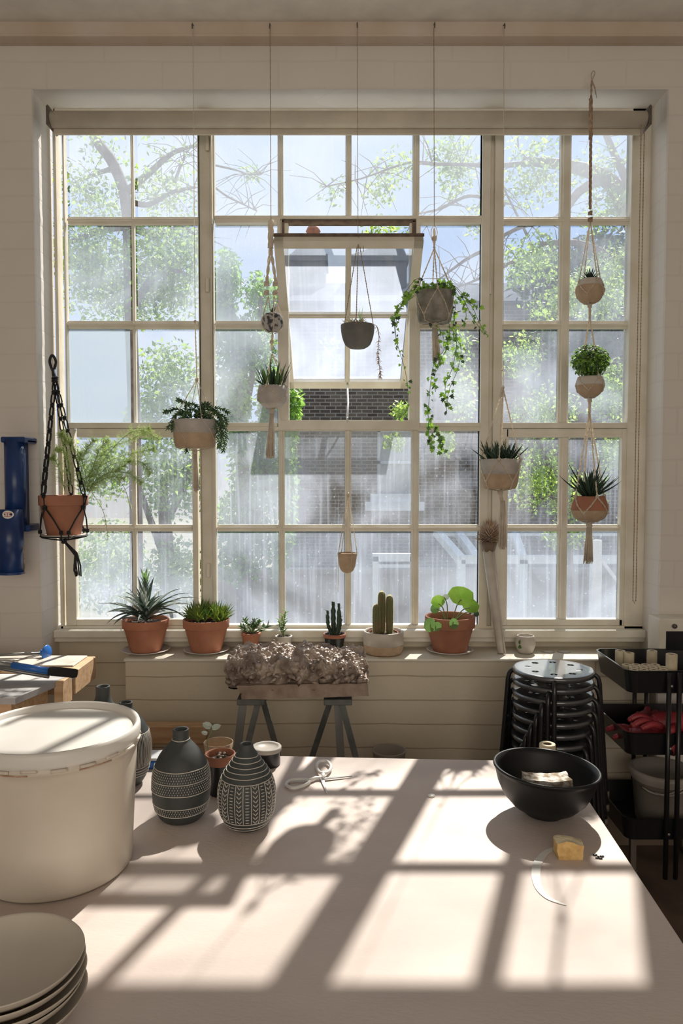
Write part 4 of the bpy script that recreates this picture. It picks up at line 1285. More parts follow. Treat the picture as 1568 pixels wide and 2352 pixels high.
# ================================================================ TROLLEY
tx0, tx1 = 1.000, 1.40
ty0, ty1 = 2.56, 2.90
zt1 = ZZ(1541, ty0)
ct = thing('utility_trolley', 'black three-tier metal trolley beside the stool stack', 'trolley', V((1.2, 2.73, 0)))
tiers = (zt1, ZZ(1684, ty0), ZZ(1880, ty0))
def rrect(x0, y0, x1, y1, r, z, n=5):
    out = []
    for cx, cy, a0 in ((x1-r,y1-r,0),(x0+r,y1-r,PI/2),(x0+r,y0+r,PI),(x1-r,y0+r,1.5*PI)):
        for k in range(n+1):
            a = a0 + PI/2*k/n; out.append(V((cx+r*math.cos(a), cy+r*math.sin(a), z)))
    return out
for zt in tiers:
    b = MB(); dp = .082; ins = .012
    loops = [rrect(tx0+ins,ty0+ins,tx1-ins,ty1-ins,.03,zt-dp), rrect(tx0,ty0,tx1,ty1,.035,zt-.004), rrect(tx0-.003,ty0-.003,tx1+.003,ty1+.003,.037,zt), rrect(tx0+.003,ty0+.003,tx1-.003,ty1-.003,.033,zt), rrect(tx0+.004+ins,ty0+.004+ins,tx1-.004-ins,ty1-.004-ins,.028,zt-dp+.003)]
    n = len(loops[0]); vs = [p for l in loops for p in l]; fs = [tuple(range(n))[::-1], tuple(range(4*n, 5*n))]
    for i in range(4):
        for k in range(n): fs.append((i*n+k, i*n+(k+1) % n, (i+1)*n+(k+1) % n, (i+1)*n+k))
    b.add(vs, fs, 0); b.build('tray', M_black, ct)
ztop = zt1 - .004
for (x, y) in ((1.142, ty0-.008), (1.178, ty0-.008), (1.165, ty1+.008), (1.212, ty1+.008)):
    b = MB(); b.tube([(x, y, .07), (x, y, ztop)], .0085, 10); po = b.build('post', M_black, ct)
    if y < ty0 and x < 1.16:
        b = MB()
        for zt in tiers: b.ell((x+.006, y-.009, zt-.05), (.0055,.003,.0055), 10)
        b.build('bolt', M_steel, po)
for x, y in ((tx0+.04, ty0+.03), (tx1-.04, ty0+.03), (tx0+.04, ty1-.03), (tx1-.04, ty1-.03)):
    b = MB(); b.tube([(x-.012, y, .03), (x+.012, y, .03)], .03, 20); b.box((x-.016,y-.01,.03),(x-.013,y+.01,.08)); b.box((x+.013,y-.01,.03),(x+.016,y+.01,.08)); b.box((x-.016,y-.01,.075),(x+.016,y+.01,.085))
    b.box((x-.01,y-.01,.08),(x+.01,y+.01,tiers[2]-.08)); b.build('castor', M_dark, ct)
# clay tubes in the top tray
zf = tiers[0] - .079
def troll(px, py, r, h, lab, grp='cream tubes in the trolley top tray', first=[None]):
    Yq = None
    zt_ = zf + h
    q = PZ(px, py, zt_)
    q = V((q.x, min(max(q.y, ty0+.02+r), ty1-.018-r), zf))
    if first[0] is None or True:
        t = roll_mesh(r, h, q)
    tag(t, lab, 'tube', grp)
spots = [(1424,1494,.019,.090,'cream tube standing in the back left corner of the trolley tray'),(1444,1499,.019,.088,'cream tube second from the left along the back of the trolley tray'),
         (1497,1494,.019,.092,'tall cream tube alone at the middle of the trolley tray'),(1542,1502,.0195,.125,'tall cream tube at the front right of the trolley tray')]
for sarg in spots: troll(*sarg)
for k, (px, py) in enumerate([(1451,1519),(1463,1524),(1478,1518),(1493,1520),(1456,1508),(1470,1511),(1485,1527),(1502,1528),(1464,1534),(1483,1536),(1500,1537),(1518,1529)]):
    hh = .076; q = PZ(px, py, zf + hh)
    t = None
    if k == 0:
        first_t = roll_mesh(.0165, hh, V((q.x, q.y, zf))); t = first_t
    else: t = copy_tree(first_t)
    gx, gy = k % 4, k // 4
    t.location = (1.036 + .0345*gx + (.012 if gy % 2 else 0), 2.592 + .035*gy, zf)
    t.rotation_euler.z = k*1.3
    tag(t, 'short cream tube in the tight cluster at the front of the trolley top tray', 'tube', 'short tubes clustered in the tray')
# gloves
zg = tiers[1] - .079
def glove(cx, cy, z, rz, label, flip=1):
    o = V((cx, cy, z))
    R = Matrix.Rotation(rz, 3, 'Z')
    t = MB()
    def w(x, y, zz): return o + R @ V((x*flip, y, zz))
    for (path, rr) in (
        ([(-.0,-.12,.025),(0,-.06,.035),(.0,0,.035),(.0,.03,.03)], [.042,.038,.042,.03]),
        ([(.028,.02,.03),(.04,.06,.045),(.045,.10,.035)], [.014,.0125,.010]),
        ([(.010,.03,.032),(.014,.08,.05),(.016,.12,.035)], [.014,.0125,.010]),
        ([(-.010,.03,.034),(-.014,.08,.058),(-.018,.115,.045)], [.014,.0125,.010]),
        ([(-.03,.02,.03),(-.042,.06,.04),(-.05,.085,.03)], [.013,.011,.009]),
        ([(.035,-.03,.03),(.065,-.005,.035),(.075,.02,.028)], [.016,.014,.010])):
        pts = catmull([w(*q) for q in path], 4)
        n = len(pts); rs = [rr[min(len(rr)-1, int(i/4))] + (rr[min(len(rr)-1, int(i/4)+1)]-rr[min(len(rr)-1, int(i/4))])*(i % 4)/4 for i in range(n)]
        rs = [r*(1+.14*noise.noise(p*45)) for r, p in zip(rs, pts)]
        t.tube(pts, rs, 10); t.ell(pts[-1], rs[-1]*1.02, 8)
    g = t.build('rubber_glove', M_glove, None, (cx, cy, z))
    tag(g, label, 'glove', 'red gloves in the trolley middle tray')
for q in ((1.095, 2.66, zg-.002, 1.0, 'crumpled red rubber glove at the left of the trolley middle tray', 1), (1.16, 2.78, zg+.012, -.6, 'crumpled red rubber glove at the back of the trolley middle tray', 1),
          (1.25, 2.68, zg+.01, -1.4, 'crumpled red rubber glove at the right, behind the trolley posts', -1), (1.16, 2.64, zg+.055, 1.7, 'crumpled red rubber glove lying on top of the heap', -1)):
    glove(*q)
# tub with a bag
zq = tiers[2] - .079
tc_ = V((1.20, 2.72, zq))
tb_ = thing('plastic_tub', 'milky white plastic tub in the bottom tray of the trolley', 'tub', tc_)
hh = ZZ(1785, 2.65) - zq
b = MB(); b.lathe([(0,.002),(.085,.002),(.09,.0),(.094,.01),(.108,hh-.02),(.113,hh-.018),(.114,hh),(.109,hh),(.105,hh-.03),(.088,.01),(0,.008)], tc_, 56); b.build('body', M_tub, tb_)
b = MB(); b.lathe([(.112,hh-.03),(.118,hh-.01),(.117,hh+.006),(.104,hh+.008),(.09,hh-.02),(.05,hh-.03),(0,hh-.02)], tc_, 48)
for a0, a1 in ((-2.6, -.9), (-2.2, -.4)):
    b.tube([tc_ + V((.116*math.cos(a0+(a1-a0)*i/8), .116*math.sin(a0+(a1-a0)*i/8), hh-.03+.022*math.sin(i*.5+a0))) for i in range(9)], .004, 6)
b.build('bag', M_bag, tb_)
# floor tub under the wall, seen just over the table edge
p = V((XX(895, 2.8), 2.80, 0)); hq = ZZ(1722, 2.8)
b = MB(); b.lathe([(0,.003),(.04,.003),(.055,.02),(.062,hq-.01),(.066,hq),(.060,hq),(.056,.03),(0,.01)], p, 40)
tag(b.build('floor_tub', M_tub, None, p), 'tall plastic tub on the floor behind the table, only its rim in view', 'tub')
# wall unit at the right edge
p = P(1545, 1462, 2.98)
wu = thing('wall_heater', 'white framed wall unit with dark screen at the right picture edge', 'wall unit', V((1.42, 3.0, p.z)))
xa_, xz = XX(1520, 2.90), XX(1520, 2.90) + .26
zt_, zb_ = ZZ(1422, 2.90), ZZ(1422, 2.90) - .30
b = MB(); b.box((xa_, 2.90, zb_), (xz, YW, zt_), bev=.004); b.build('casing', M_frame, wu)
b = MB(); b.box((xa_+.026, 2.896, zb_+.02), (xz-.02, 2.91, zt_-.048)); b.build('dark_panel', M_black, wu)
b = MB(); q = P(1548, 1438, 2.897); b.lathe([(.009,0),(.009,.008),(0,.009)], q + V((0,0,0)), 20, rot=Matrix.Rotation(PI/2, 3, 'X')); b.build('knob', M_dark, wu)

# ================================================================ LEFT BENCH AND TOOLS
zbn = CZ - .68
bx1 = XX(150, PZ(150,1560,zbn).y)
bn = thing('side_bench', 'timber side bench with a pale top at the left edge', 'bench', V((-1.3, 2.4, 0)))
cA = PZ(0, 1618, zbn); cB = PZ(135, 1562, zbn)
e = (cB - cA).normalized(); cN = cA - e*.5; 
b = MB(); yA = PZ(20, 1528, zbn).y
xr = lambda y: cA.x + (cB.x-cA.x)*(y-cA.y)/(cB.y-cA.y)
poly = [(-1.9, 2.27), (xr(2.27), 2.27), (xr(2.56), 2.56), (-1.9, 2.56)]
b.prism(poly, zbn-.02, zbn); b.build('bench_top', M_bench, bn)
b = MB()
q = PZ(197, 1524, zbn+.008)
b.box((-1.9, 2.56, zbn-.075), (q.x, 2.78, zbn+.008), bev=.003); b.build('end_timber', M_wood, bn)
b = MB(); b.box((-1.5, 2.62, zbn+.008), (XX(180, 2.7), 2.77, zbn+.014), bev=.002); b.build('plywood_strip', M_ceram, bn)
b = MB()
b.prism([(xr(2.28)-.06, 2.28), (xr(2.28)-.02, 2.28), (xr(2.45)-.02, 2.45), (xr(2.45)-.06, 2.45)], zbn-.07, zbn-.02)
b.build('side_rail', M_wood, bn)
b = MB(); x = XX(150, 2.5); b.box((x-.035, 2.46, zbn-.09), (x-.005, 2.56, zbn-.001), bev=.002); b.build('timber_block', M_wood, bn)
for x, y in ((-1.12, 2.66), (-1.8, 2.66), (-1.8, 2.33), (-1.12, 2.33)):
    b = MB(); b.box((x-.035, y-.035, 0), (x+.035, y+.035, zbn-.075 if y > 2.5 else zbn-.02)); b.build('leg', M_wood, bn)
# lever with foam grip
YL = 2.44
zz = zbn + .042
g0, g1 = P(112, 1541, YL), P(177, 1547, YL+.01)
lv = thing('lever_handle', 'long blue and black lever with a foam grip lying on the side bench', 'tool', V((g0.x, g0.y, zbn+.01)))
M_foam = mat('black_foam', (.02,.02,.02), .95, bump=1, bscale=200)
b = MB(); b.tube([g0, g0.lerp(g1,.1), g0.lerp(g1,.9), g1], [.013,.0155,.0155,.013], 16); b.build('foam_grip', M_foam, lv)
b = MB(); b.tube([P(28, 1528, YL-.0), g0], .0115, 14); b.build('blue_shaft', M_ltblue, lv)
b = MB(); b.tube([P(-60, 1516, YL-.0), P(30, 1528, YL)], .010, 12); b.tube([P(-60, 1530, YL+.03), P(5,1536,YL+.03), P(112, 1554, YL+.0)], .0065, 10); b.build('dark_rod', M_steel, lv)
# plunger leaning in the corner
pl = thing('plunger', 'dark rod with a small blue disc, lying at the back of the side bench', 'tool', P(105, 1512, 2.74))
dcc = P(107, 1499, 2.74)
b = MB(); b.tube([P(-80, 1508, 2.72), P(100, 1500, 2.74)], .0055, 10); b.build('rod', M_steel, pl)
b = MB(); b.lathe([(0,-.003),(.027,-.003),(.029,0),(.027,.003),(0,.003)], dcc, 36, rot=Matrix.Rotation(PI/2, 3, 'Y') @ Matrix.Rotation(.25, 3, 'X')); b.lathe([(.012,-.02),(.012,-.002)], dcc, 16, rot=Matrix.Rotation(PI/2, 3, 'Y')); b.build('disc', M_ltblue, pl)

# ================================================================ BLUE EXTRUDER ON THE WALL
YE = 2.92
ex = thing('clay_extruder', 'blue metal wall-mounted clay extruder at the left picture edge', 'extruder', V((XX(35, YE), YE, ZZ(1318, YE))))
se = YE/F
b = MB(); xc = XX(36, YE); r = 23*se
b.tube([(xc, YE, ZZ(1214, YE)), (xc, YE, ZZ(1008, YE))], r, 32); b.build('upper_tube', M_blue, ex)
b = MB(); b.box((XX(11, YE), YE-.03, ZZ(1017, YE)), (XX(66, YE), YW, ZZ(1004, YE)), bev=.004)
b.build('bracket', M_blue, ex); b = MB()
b.box((XX(56, YE), YE+.0, ZZ(1018, YE)), (XX(66, YE), YE+.08, ZZ(1010, YE)), bev=.002)
b.build('bracket', M_blue, ex); b = MB()
b.box((XX(50, YE), YE-.005, ZZ(1221, YE)), (XX(68, YE), YW, ZZ(1205, YE)), bev=.003); b.build('bracket', M_blue, ex)
b = MB(); b.box((xc-.015, YE+.03, ZZ(1220, YE)), (xc+.015, YW, ZZ(1010, YE))); b.build('wall_plate', M_blue, ex)
YF = YE - .03
b = MB(); xc2 = XX(22, YF); r2 = 29*YF/F
b.tube([(xc2, YF, ZZ(1316, YF)), (xc2, YF, ZZ(1170, YF))], r2, 36)
b.tube([(xc2, YF, ZZ(1318, YF)), (xc2, YF, ZZ(1312, YF))], r2*1.04, 36)
b.build('lower_barrel', M_blue, ex)
b = MB()
def onb(px, py, e=.0008):
    x = XX(px, YF-r2*.95); dx = x - xc2
    return V((x, YF - math.sqrt(max(0, (r2+e)**2 - dx*dx)), ZZ(py, YF-r2*.95)))
n = 20
vs = [onb(17,1182)] + [onb(17+12*math.cos(2*PI*k/n), 1182+9.5*math.sin(2*PI*k/n)) for k in range(n)]
b.add(vs, [(0, 1+(k+1) % n, 1+k) for k in range(n)], 0)
def smark(pts, w=.0012): b.tube([onb(x, y, .0014) for x, y in pts], w, 5, 1)
smark([(9,1179),(13,1178),(21,1178),(25,1179)]); smark([(17,1178),(17,1186)]); smark([(10,1187),(17,1186),(24,1187)]); smark([(11,1182),(14,1183)]); smark([(20,1183),(23,1182)])
b.build('sticker', [M_white, M_red], ex)
b = MB(); b.tube(catmull([P(52,1250,YF), P(56,1285,YF-.01), P(57,1312,YF), P(52,1316,YF)], 5), .002, 6); b.build('wire', M_twine, ex)
# ================================================================ HANGING PLANTERS
YH = 2.925
SH = YH / F
def braid(b, pts, r, mi=0, turns=None, n=2):
    """a twisted cord: n strands winding round the line"""
    pts = [V(p) for p in pts]
    L = sum((q-p).length for p, q in zip(pts, pts[1:]))
    if L < 1e-6: return
    K = max(8, int(L / (r*1.4)))
    K = min(K, 160)
    # resample
    out = []
    acc = [0]
    for p, q in zip(pts, pts[1:]): acc.append(acc[-1] + (q-p).length)
    for k in range(K+1):
        s = L*k/K; i = 0
        while i < len(pts)-2 and acc[i+1] < s: i += 1
        f = (s-acc[i])/max(1e-9, acc[i+1]-acc[i]); out.append(pts[i].lerp(pts[i+1], min(1, f)))
    for j in range(n):
        q = []
        for k, p in enumerate(out):
            d = out[min(k+1, K)] - out[max(k-1, 0)]
            x, y, _ = frame_from(d)
            a = k*.75 + 2*PI*j/n
            q.append(p + x*math.cos(a)*r*.5 + y*math.sin(a)*r*.5)
        b.tube(q, r*.62, 5, mi)
def knot(b, p, r, mi=0):
    p = V(p)
    for k in range(3):
        q = [p + V((math.cos(a)*r*.75, math.sin(a)*r*.75, (k-1)*r*.55 + .25*r*math.sin(a*1+k))) for a in [2*PI*i/10 for i in range(10)]]
        b.tube(q, r*.42, 6, mi, closed=True)
    b.ell(p, (r*.7, r*.7, r*1.0), 8, mi)
def tassel(b, top, bot, r0, r1, n=34, seed=0, mi=0):
    top = V(top); bot = V(bot); rnd = random.Random(seed)
    for i in range(n):
        a = i*2.4; rr = math.sqrt((i+.5)/n)
        q0 = top + V((math.cos(a)*r0*rr, math.sin(a)*r0*rr, 0))
        e = bot + V((math.cos(a)*r1*rr + rnd.uniform(-.002,.002), math.sin(a)*r1*rr, rnd.uniform(-.008,.014)))
        m = q0.lerp(e, .5) + V((rnd.uniform(-.0015,.0015), rnd.uniform(-.0015,.0015), 0))
        b.tube([q0, m, e], [.0019, .0021, .0017], 5, mi)
def cradle(b, c, prof, apex, rim_z, knot_z, base_z, K=4, rot=.4, r=.0022, mi=0, cross=True):
    """cords from the apex down round a pot: from apex to K points on the rim, then V-ing down to the point under the pot"""
    c = V(c); pts_r = []
    rimr = interp(prof, min(rim_z, prof[-1][1]-1e-4)) + r
    kr = interp(prof, max(knot_z, prof[0][1])) + r*1.2
    for k in range(K):
        a = rot + 2*PI*k/K
        q = c + V((rimr*math.cos(a), rimr*math.sin(a), rim_z))
        braid(b, [apex, q], r, mi); pts_r.append((a, q))
        knot(b, q + V((0,0,.002)), r*1.9, mi)
    for a, q in pts_r:
        for s in (-1, 1):
            am = a + s*PI/K
            mid = c + V((kr*math.cos(am), kr*math.sin(am), knot_z))
            hz = (rim_z + knot_z)/2; hr = interp(prof, max(prof[0][1], min(hz, prof[-1][1]-1e-4))) + r*1.3; ah = a + s*PI/K*.5
            br = prof[0][0]
            low = c + V((br*math.cos(am), br*math.sin(am), -.001))
            braid(b, [q, c + V((hr*math.cos(ah), hr*math.sin(ah), hz)), mid, low, c + V((0, 0, base_z))], r*.9, mi)
def hanging(px, top_py): return P(px, top_py, YH)
def lower(p, dz): return V((p.x, p.y, p.z - dz))

# ---- two-tone pot of donkey-tail succulent (px 448)
pc_ = P(448, 1029, YH); ht = ZZ(965, YH) - pc_.z; rt = 49*SH
prof = [(rt*.86,0),(rt*.93,.008),(rt*.97,.025),(rt*1.0,ht*.5),(rt*1.0,ht*.9),(rt*.99,ht)]
t = thing('potted_donkey_tail', 'trailing plump-leaved succulent in a grey and tan hanging pot', 'hanging plant', pc_)
def two_tone(t, c, prof, m_up, m_lo, split, mats_n=64):
    full = []; mis = []
    pr = [(0, .001)] + [(r, z) for r, z in prof]
    hi_ = prof[-1]
    zsp = hi_[1]*split
    rsp = interp(prof, zsp)
    out = [(0,.001,1)]
    for (r, z) in prof:
        if z < zsp: out.append((r, z, 1))
    out.append((rsp, zsp, 0)); out.append((rsp+.0012, zsp+.0005, 0))
    for (r, z) in prof:
        if z > zsp + .001: out.append((r+.001, z, 0))
    out += [(hi_[0]*.93, hi_[1]+.001, 0), (hi_[0]*.90, hi_[1]-.006, 0), (hi_[0]*.88, hi_[1]-.02, 0)]
    b = MB(); b.lathe([(r, z) for r, z, m in out], c, mats_n, 0, mis=[m for r, z, m in out])
    b.build('pot', [m_up, m_lo], t)
    b = MB(); b.lathe([(hi_[0]*.90, hi_[1]-.012), (hi_[0]*.5, hi_[1]-.009), (0, hi_[1]-.008)], c, 32)
    b.build('soil', M_soil, t)
two_tone(t, pc_, prof, M_lgrey, M_tan, .52)
tails = MB(); rnd = random.Random(41)
def donkey(b, pts, r0=.0062):
    pts = catmull(pts, 7)
    L = sum((q-p).length for p, q in zip(pts, pts[1:])); n = int(L/.0030)
    for i in range(n):
        f = i/n*(len(pts)-1); k = int(f); q = pts[k].lerp(pts[min(k+1, len(pts)-1)], f-k)
        d = (pts[min(k+1, len(pts)-1)] - pts[max(0, k-1)]).normalized(); x, y, _ = frame_from(d)
        a = i*2.4; o = x*math.cos(a) + y*math.sin(a)
        b.blade(q, (o + d*.8).normalized(), .0155, .0085, 0, 3, .25, 0 if rnd.random() < .75 else 1, thick=.006)
top = pc_ + V((0,0,ht))
for (pxs) in (
    [(440,960),(420,945),(400,958),(385,985)], [(430,960),(405,940),(388,945),(378,946)], [(425,962),(408,950),(396,975),(398,990)],
    [(452,958),(470,935),(492,940),(510,965),(520,1000),(512,1038)], [(455,960),(478,940),(500,955),(512,985),(515,1020)], [(448,962),(462,945),(480,955),(488,985)],
    [(440,958),(432,930),(415,922),(407,918)], [(450,955),(446,940),(430,945),(418,962)], [(460,960),(490,938),(515,942),(524,948)], [(465,962),(485,960),(498,985),(503,1030)],
    [(450,962),(438,975),(432,1005),(428,1040)], [(445,962),(452,975),(456,990)], [(470,962),(500,970),(508,1000),(505,1028)], [(440,955),(425,935),(440,928),(455,935)],
    [(455,955),(465,930),(480,928)], [(465,960),(495,950),(518,960),(520,975)], [(435,960),(412,962),(404,985)], [(470,960),(488,975),(494,1005)], [(446,958),(458,940),(472,945),(470,968)]):
    j = [P(a, c, YH + rnd.uniform(-.055, .02)) if i > 1 else P(a, c, YH + rnd.uniform(-.03,.03)) for i, (a, c) in enumerate(pxs)]
    donkey(tails, j)
tails.build('trailing_stems', [M_gsucc, M_gdark], t)
h = thing('plant_hanger', 'thin cream cord hanger holding the trailing succulent in front of the left mullion', 'plant hanger', P(443, 68, YH))
kn = P(452, 872, YH)
b = MB(); b.tube([P(443, 66, YH), P(446, 500, YH), P(448, 735, YH)], .0013, 6); b.build('string', M_rope, h)
b = MB(); braid(b, [P(448, 735, YH), kn], .0026); knot(b, P(448, 738, YH), .0045); knot(b, kn, .006)
cradle(b, pc_, prof, kn, ht, .03, -.012, 4, .5, .0017); b.build('cord', M_rope, h)
b = MB(); knot(b, lower(pc_, .016), .008); tassel(b, lower(pc_, .02), P(451, 1128, YH), .005, .010, 26, 1); b.build('tassel', M_rope, h)

# ---- double hanger (px 622)
h = thing('plant_hanger', 'braided hanger carrying a little speckled pot above a round bowl, left of the open sash', 'plant hanger', P(620, 68, YH))
b = MB(); b.tube([P(620, 66, YH), P(622, 508, YH)], .0014, 6); b.build('string', M_twine, h)
b = MB(); braid(b, [P(622, 506, YH), P(622, 570, YH)], .0115, n=3); 
for px in (614, 634):
    braid(b, [P(621, 566, YH), P(px-1, 645, YH)], .0062); knot(b, P(px-2, 652, YH), .0095); knot(b, P(px-2, 673, YH), .0095)
sc_ = P(626, 740, YH); R1_ = 24*SH
for a in (0.2, 1.77, 3.3, 4.9):
    pts = [P(616 if math.cos(a) < 0 else 629, 680, YH)] + [sc_ + V((R1_*1.08*math.cos(a)*math.sin(t_), R1_*1.08*math.sin(a)*math.sin(t_), R1_*1.08*math.cos(t_))) for t_ in (1.0, 1.5, 2.0, 2.5, 3.0)]
    braid(b, pts, .0023)
k2_ = P(624, 785, YH); knot(b, k2_, .0075); braid(b, [lower(sc_, R1_*1.1), k2_, P(624, 805, YH)], .005)
b.build('cord', M_rope, h)
t = thing('small_stone_pot', 'tiny speckled grey pot in the upper sling of the two-pot hanger', 'hanging plant', lower(sc_, R1_))
b = MB(); prf = [(0,-.9*R1_),(R1_*.5,-.85*R1_),(R1_*.85,-.5*R1_),(R1_,0),(R1_*.92,.42*R1_),(R1_*.72,.75*R1_),(R1_*.60,.72*R1_),(0,.6*R1_)]
M_speck = mat('speckled_stoneware', (.50,.48,.45), .8, c2=(.05,.05,.06), scale=60, lo=.42, hi=.58)
b.lathe(smooth_prof(prf, 3), sc_, 36); b.build('pot', M_speck, t)
b = MB(); rnd = random.Random(42)
for i in range(12):
    a = i*2.4; b.blade(sc_ + V((0,0,R1_*.6)), V((math.cos(a)*.4, math.sin(a)*.4, 1)), rnd.uniform(.025,.05), .007, 0, 4, .3, thick=.002)
b.build('foliage', M_gpine, t)
bc = P(625, 938, YH); ht = ZZ(887, YH) - bc.z; rb_ = 33*SH
prof = [(rb_*.35,0),(rb_*.72,.010),(rb_*.95,.028),(rb_*1.02,.048),(rb_*.98,.068),(rb_*.90,ht)]
t = thing('potted_haworthia', 'upright grassy succulent in the round bowl of the two-pot hanger', 'hanging plant', bc)
two_tone(t, bc, prof, M_lgrey, M_ceram, .2)
b = MB(); rnd = random.Random(43)
for i in range(46):
    a = i*2.4; r = .042*math.sqrt(rnd.random()); e = rnd.uniform(.12,.5)
    b.blade(bc + V((r*math.cos(a)+.004, r*math.sin(a), ht-.01)), V((math.cos(a)*e, math.sin(a)*e, 1)), rnd.uniform(.06,.115), .0105, .15, 5, .3, 0 if rnd.random() < .6 else 1, thick=.003)
for i in range(5): b.blade(bc + V((-.02,0,ht-.01)), V((-1,rnd.uniform(-.5,.5),rnd.uniform(.8,1.3))), .06, .011, .3, 5, .3, 1, thick=.003)
b.build('foliage', [M_gmid, M_gdark], t)
b = MB(); cradle(b, bc, prof, P(625, 812, YH), ht*.95, .03, -.006, 3, -1.9, .0028); b.build('cord', M_rope, h)
b = MB(); knot(b, lower(bc, .01), .009); tassel(b, lower(bc, .014), P(621, 1050, YH), .007, .018, 60, 2); b.build('tassel', M_rope, h)

# ---- grey half-sphere bowl (px 820)
bc = P(821, 800, YH); ht = ZZ(747, YH) - bc.z; rb_ = 38.5*SH
prof = smooth_prof([(rb_*.45,0),(rb_*.72,.012),(rb_*.88,.035),(rb_*.97,ht*.68),(rb_,ht)], 3)
t = thing('potted_air_plant', 'pale air plant in a dark grey half-round bowl in front of the open sash', 'hanging plant', bc)
b = MB(); b.lathe([(0,.0)] + prof + [(rb_*.95,ht+.001),(rb_*.92,ht-.006),(rb_*.8,ht-.03)], bc, 56); b.build('bowl', M_grey, t)
b = MB(); rnd = random.Random(44)
b.lathe([(rb_*.93,ht-.008),(0,ht-.002)], bc, 24, 1)
for k in range(6):
    a0 = k; hub = bc + V((.036*math.cos(a0)*(k > 0), .03*math.sin(a0), ht-.004))
    for i in range(15):
        a = i*2.4; e = rnd.uniform(.1, .9); b.blade(hub, V((math.cos(a)*.8, math.sin(a)*.8, .35+e*1.3)), rnd.uniform(.026,.046), .007, .6, 4, .25, 0, thick=.002)
for i in range(4): b.blade(bc + V((.012, 0, ht)), V((rnd.uniform(-.3,.3), rnd.uniform(-.3,.3), 1)), .075, .004, .2, 5, .2, 2)
b.build('foliage', [M_air, M_dry, M_gmid], t)
h = thing('plant_hanger', 'three thin cords holding the dark grey bowl in front of the open sash', 'plant hanger', P(820, 66, YH))
b = MB(); b.tube([P(820, 64, YH), P(822, 548, YH)], .0012, 6); b.build('string', M_twine, h)
ap = P(823, 548, YH)
b = MB(); 
for a in (.25, 2.55, 4.6):
    rr = rb_*.99; braid(b, [ap, bc + V((rr*math.cos(a), rr*math.sin(a), ht-.004))], .0018)
    knot(b, bc + V((rr*1.01*math.cos(a), rr*1.01*math.sin(a), ht-.006)), .003)
knot(b, ap, .004); b.tube([ap, P(833, 560, YH), P(835, 578, YH)], .0012, 5); b.tube([ap, P(815, 560, YH), P(812, 566, YH)], .0012, 5)
b.build('cord', M_twine, h)
# dried strand hanging from the bowl
b = MB(); rnd = random.Random(45)
path = catmull([P(858, 745, YH), P(866, 752, YH), P(870, 775, YH), P(868, 810, YH), P(871, 840, YH), P(873, 868, YH)], 8)
b.tube(path, .0012, 5)
for i in range(90):
    f = rnd.random()**.6; q = path[int(f*(len(path)-1))]
    b.blade(q, V((rnd.uniform(-1,1), rnd.uniform(-1,1), rnd.uniform(-1.3,.1))), rnd.uniform(.010,.022), .004, .4, 3, .3)
b.build('dried_strand', M_dry, t)

# ---- ivy in a grey pot (px 997)
pc_ = P(998, 741, YH); ht = ZZ(672, YH) - pc_.z; rt = 41*SH
prof = [(rt*.84,0),(rt*.90,.005),(rt*.96,.03),(rt*1.0,ht*.7),(rt*1.0,ht)]
t = thing('potted_ivy', 'ivy trailing from a weathered grey hanging pot in front of the right mullion', 'hanging plant', pc_)
M_weath = mat('weathered_grey_pot', (.36,.33,.29), .9, c2=(.15,.15,.12), scale=22, bump=.5)
two_tone(t, pc_, prof, M_weath, M_weath, .3)
fol = MB(); stem = MB(); rnd = random.Random(46)
def ivy_leaf(b, q, d, s, mi=None):
    nrm = V((rnd.uniform(-.9,.9), -1 + rnd.uniform(-.2,.7), rnd.uniform(-.2,.8)))
    up = V((rnd.uniform(-1,1), rnd.uniform(-.4,.4), rnd.uniform(-1.2,.2))) + d*.5
    b.leaf(q, nrm, up, s, s*.95, rnd.choice((0,0,0,1,1,2)) if mi is None else mi, 'ivy')
def vine(pxs, dens=1.0, sz=.022, y0=0, y1=-.05):
    pts = [P(a, c, YH + y0 + (y1-y0)*i/(len(pxs)-1) + rnd.uniform(-.008,.008)) for i, (a, c) in enumerate(pxs)]
    pts = catmull(pts, 8); stem.tube(pts, .0011, 5)
    L = sum((q-p).length for p, q in zip(pts, pts[1:])); n = int(L/.0105*dens)
    for i in range(n):
        f = rnd.random()*(len(pts)-1); k = int(f); q = pts[k].lerp(pts[min(k+1, len(pts)-1)], f-k)
        d = pts[min(k+1, len(pts)-1)] - pts[k]; d = d.normalized() if d.length > 0 else V((0,0,-1))
        o = V((rnd.uniform(-.013,.013), rnd.uniform(-.013,.013), rnd.uniform(-.008,.008)))
        ivy_leaf(fol, q + o, d, sz*rnd.uniform(.55,1.15))
for a in ([(975,668),(955,655),(925,690),(912,705),(906,740)], [(980,665),(945,668),(918,705),(905,720)], [(985,662),(960,640),(935,665),(930,680)],
          [(1000,660),(1030,650),(1060,680),(1080,720),(1108,765)], [(1010,662),(1040,655),(1075,690),(1095,705)], [(1005,660),(1045,670),(1070,720),(1060,750)],
          [(1020,665),(1045,700),(1040,760),(1058,800),(1050,850),(1030,900),(1025,952)], [(1015,668),(1040,720),(1048,780),(1040,840),(1022,890),(1030,940)],
          [(1010,668),(1032,750),(1025,800),(1000,850),(1000,900)], [(990,740),(1012,760),(1020,800),(995,840),(985,920),(984,960),(1005,1000),(1015,1030)]):
    vine(a, .95)
vine([(960,670),(918,710),(908,760),(915,800),(930,850),(938,905)], .55, .018, 0, -.03)
vine([(975,665),(925,700),(906,730),(908,770),(918,810)], .6, .018, 0, -.03)
vine([(984,960),(1000,985),(1015,1015),(1018,1035)], 2.0, .022)
vine([(984,965),(985,1000),(995,1030)], 1.5, .02)
vine([(1045,680),(1080,700),(1100,740),(1118,770)], .8, .018); vine([(935,880),(938,930),(920,960)], .9, .018)
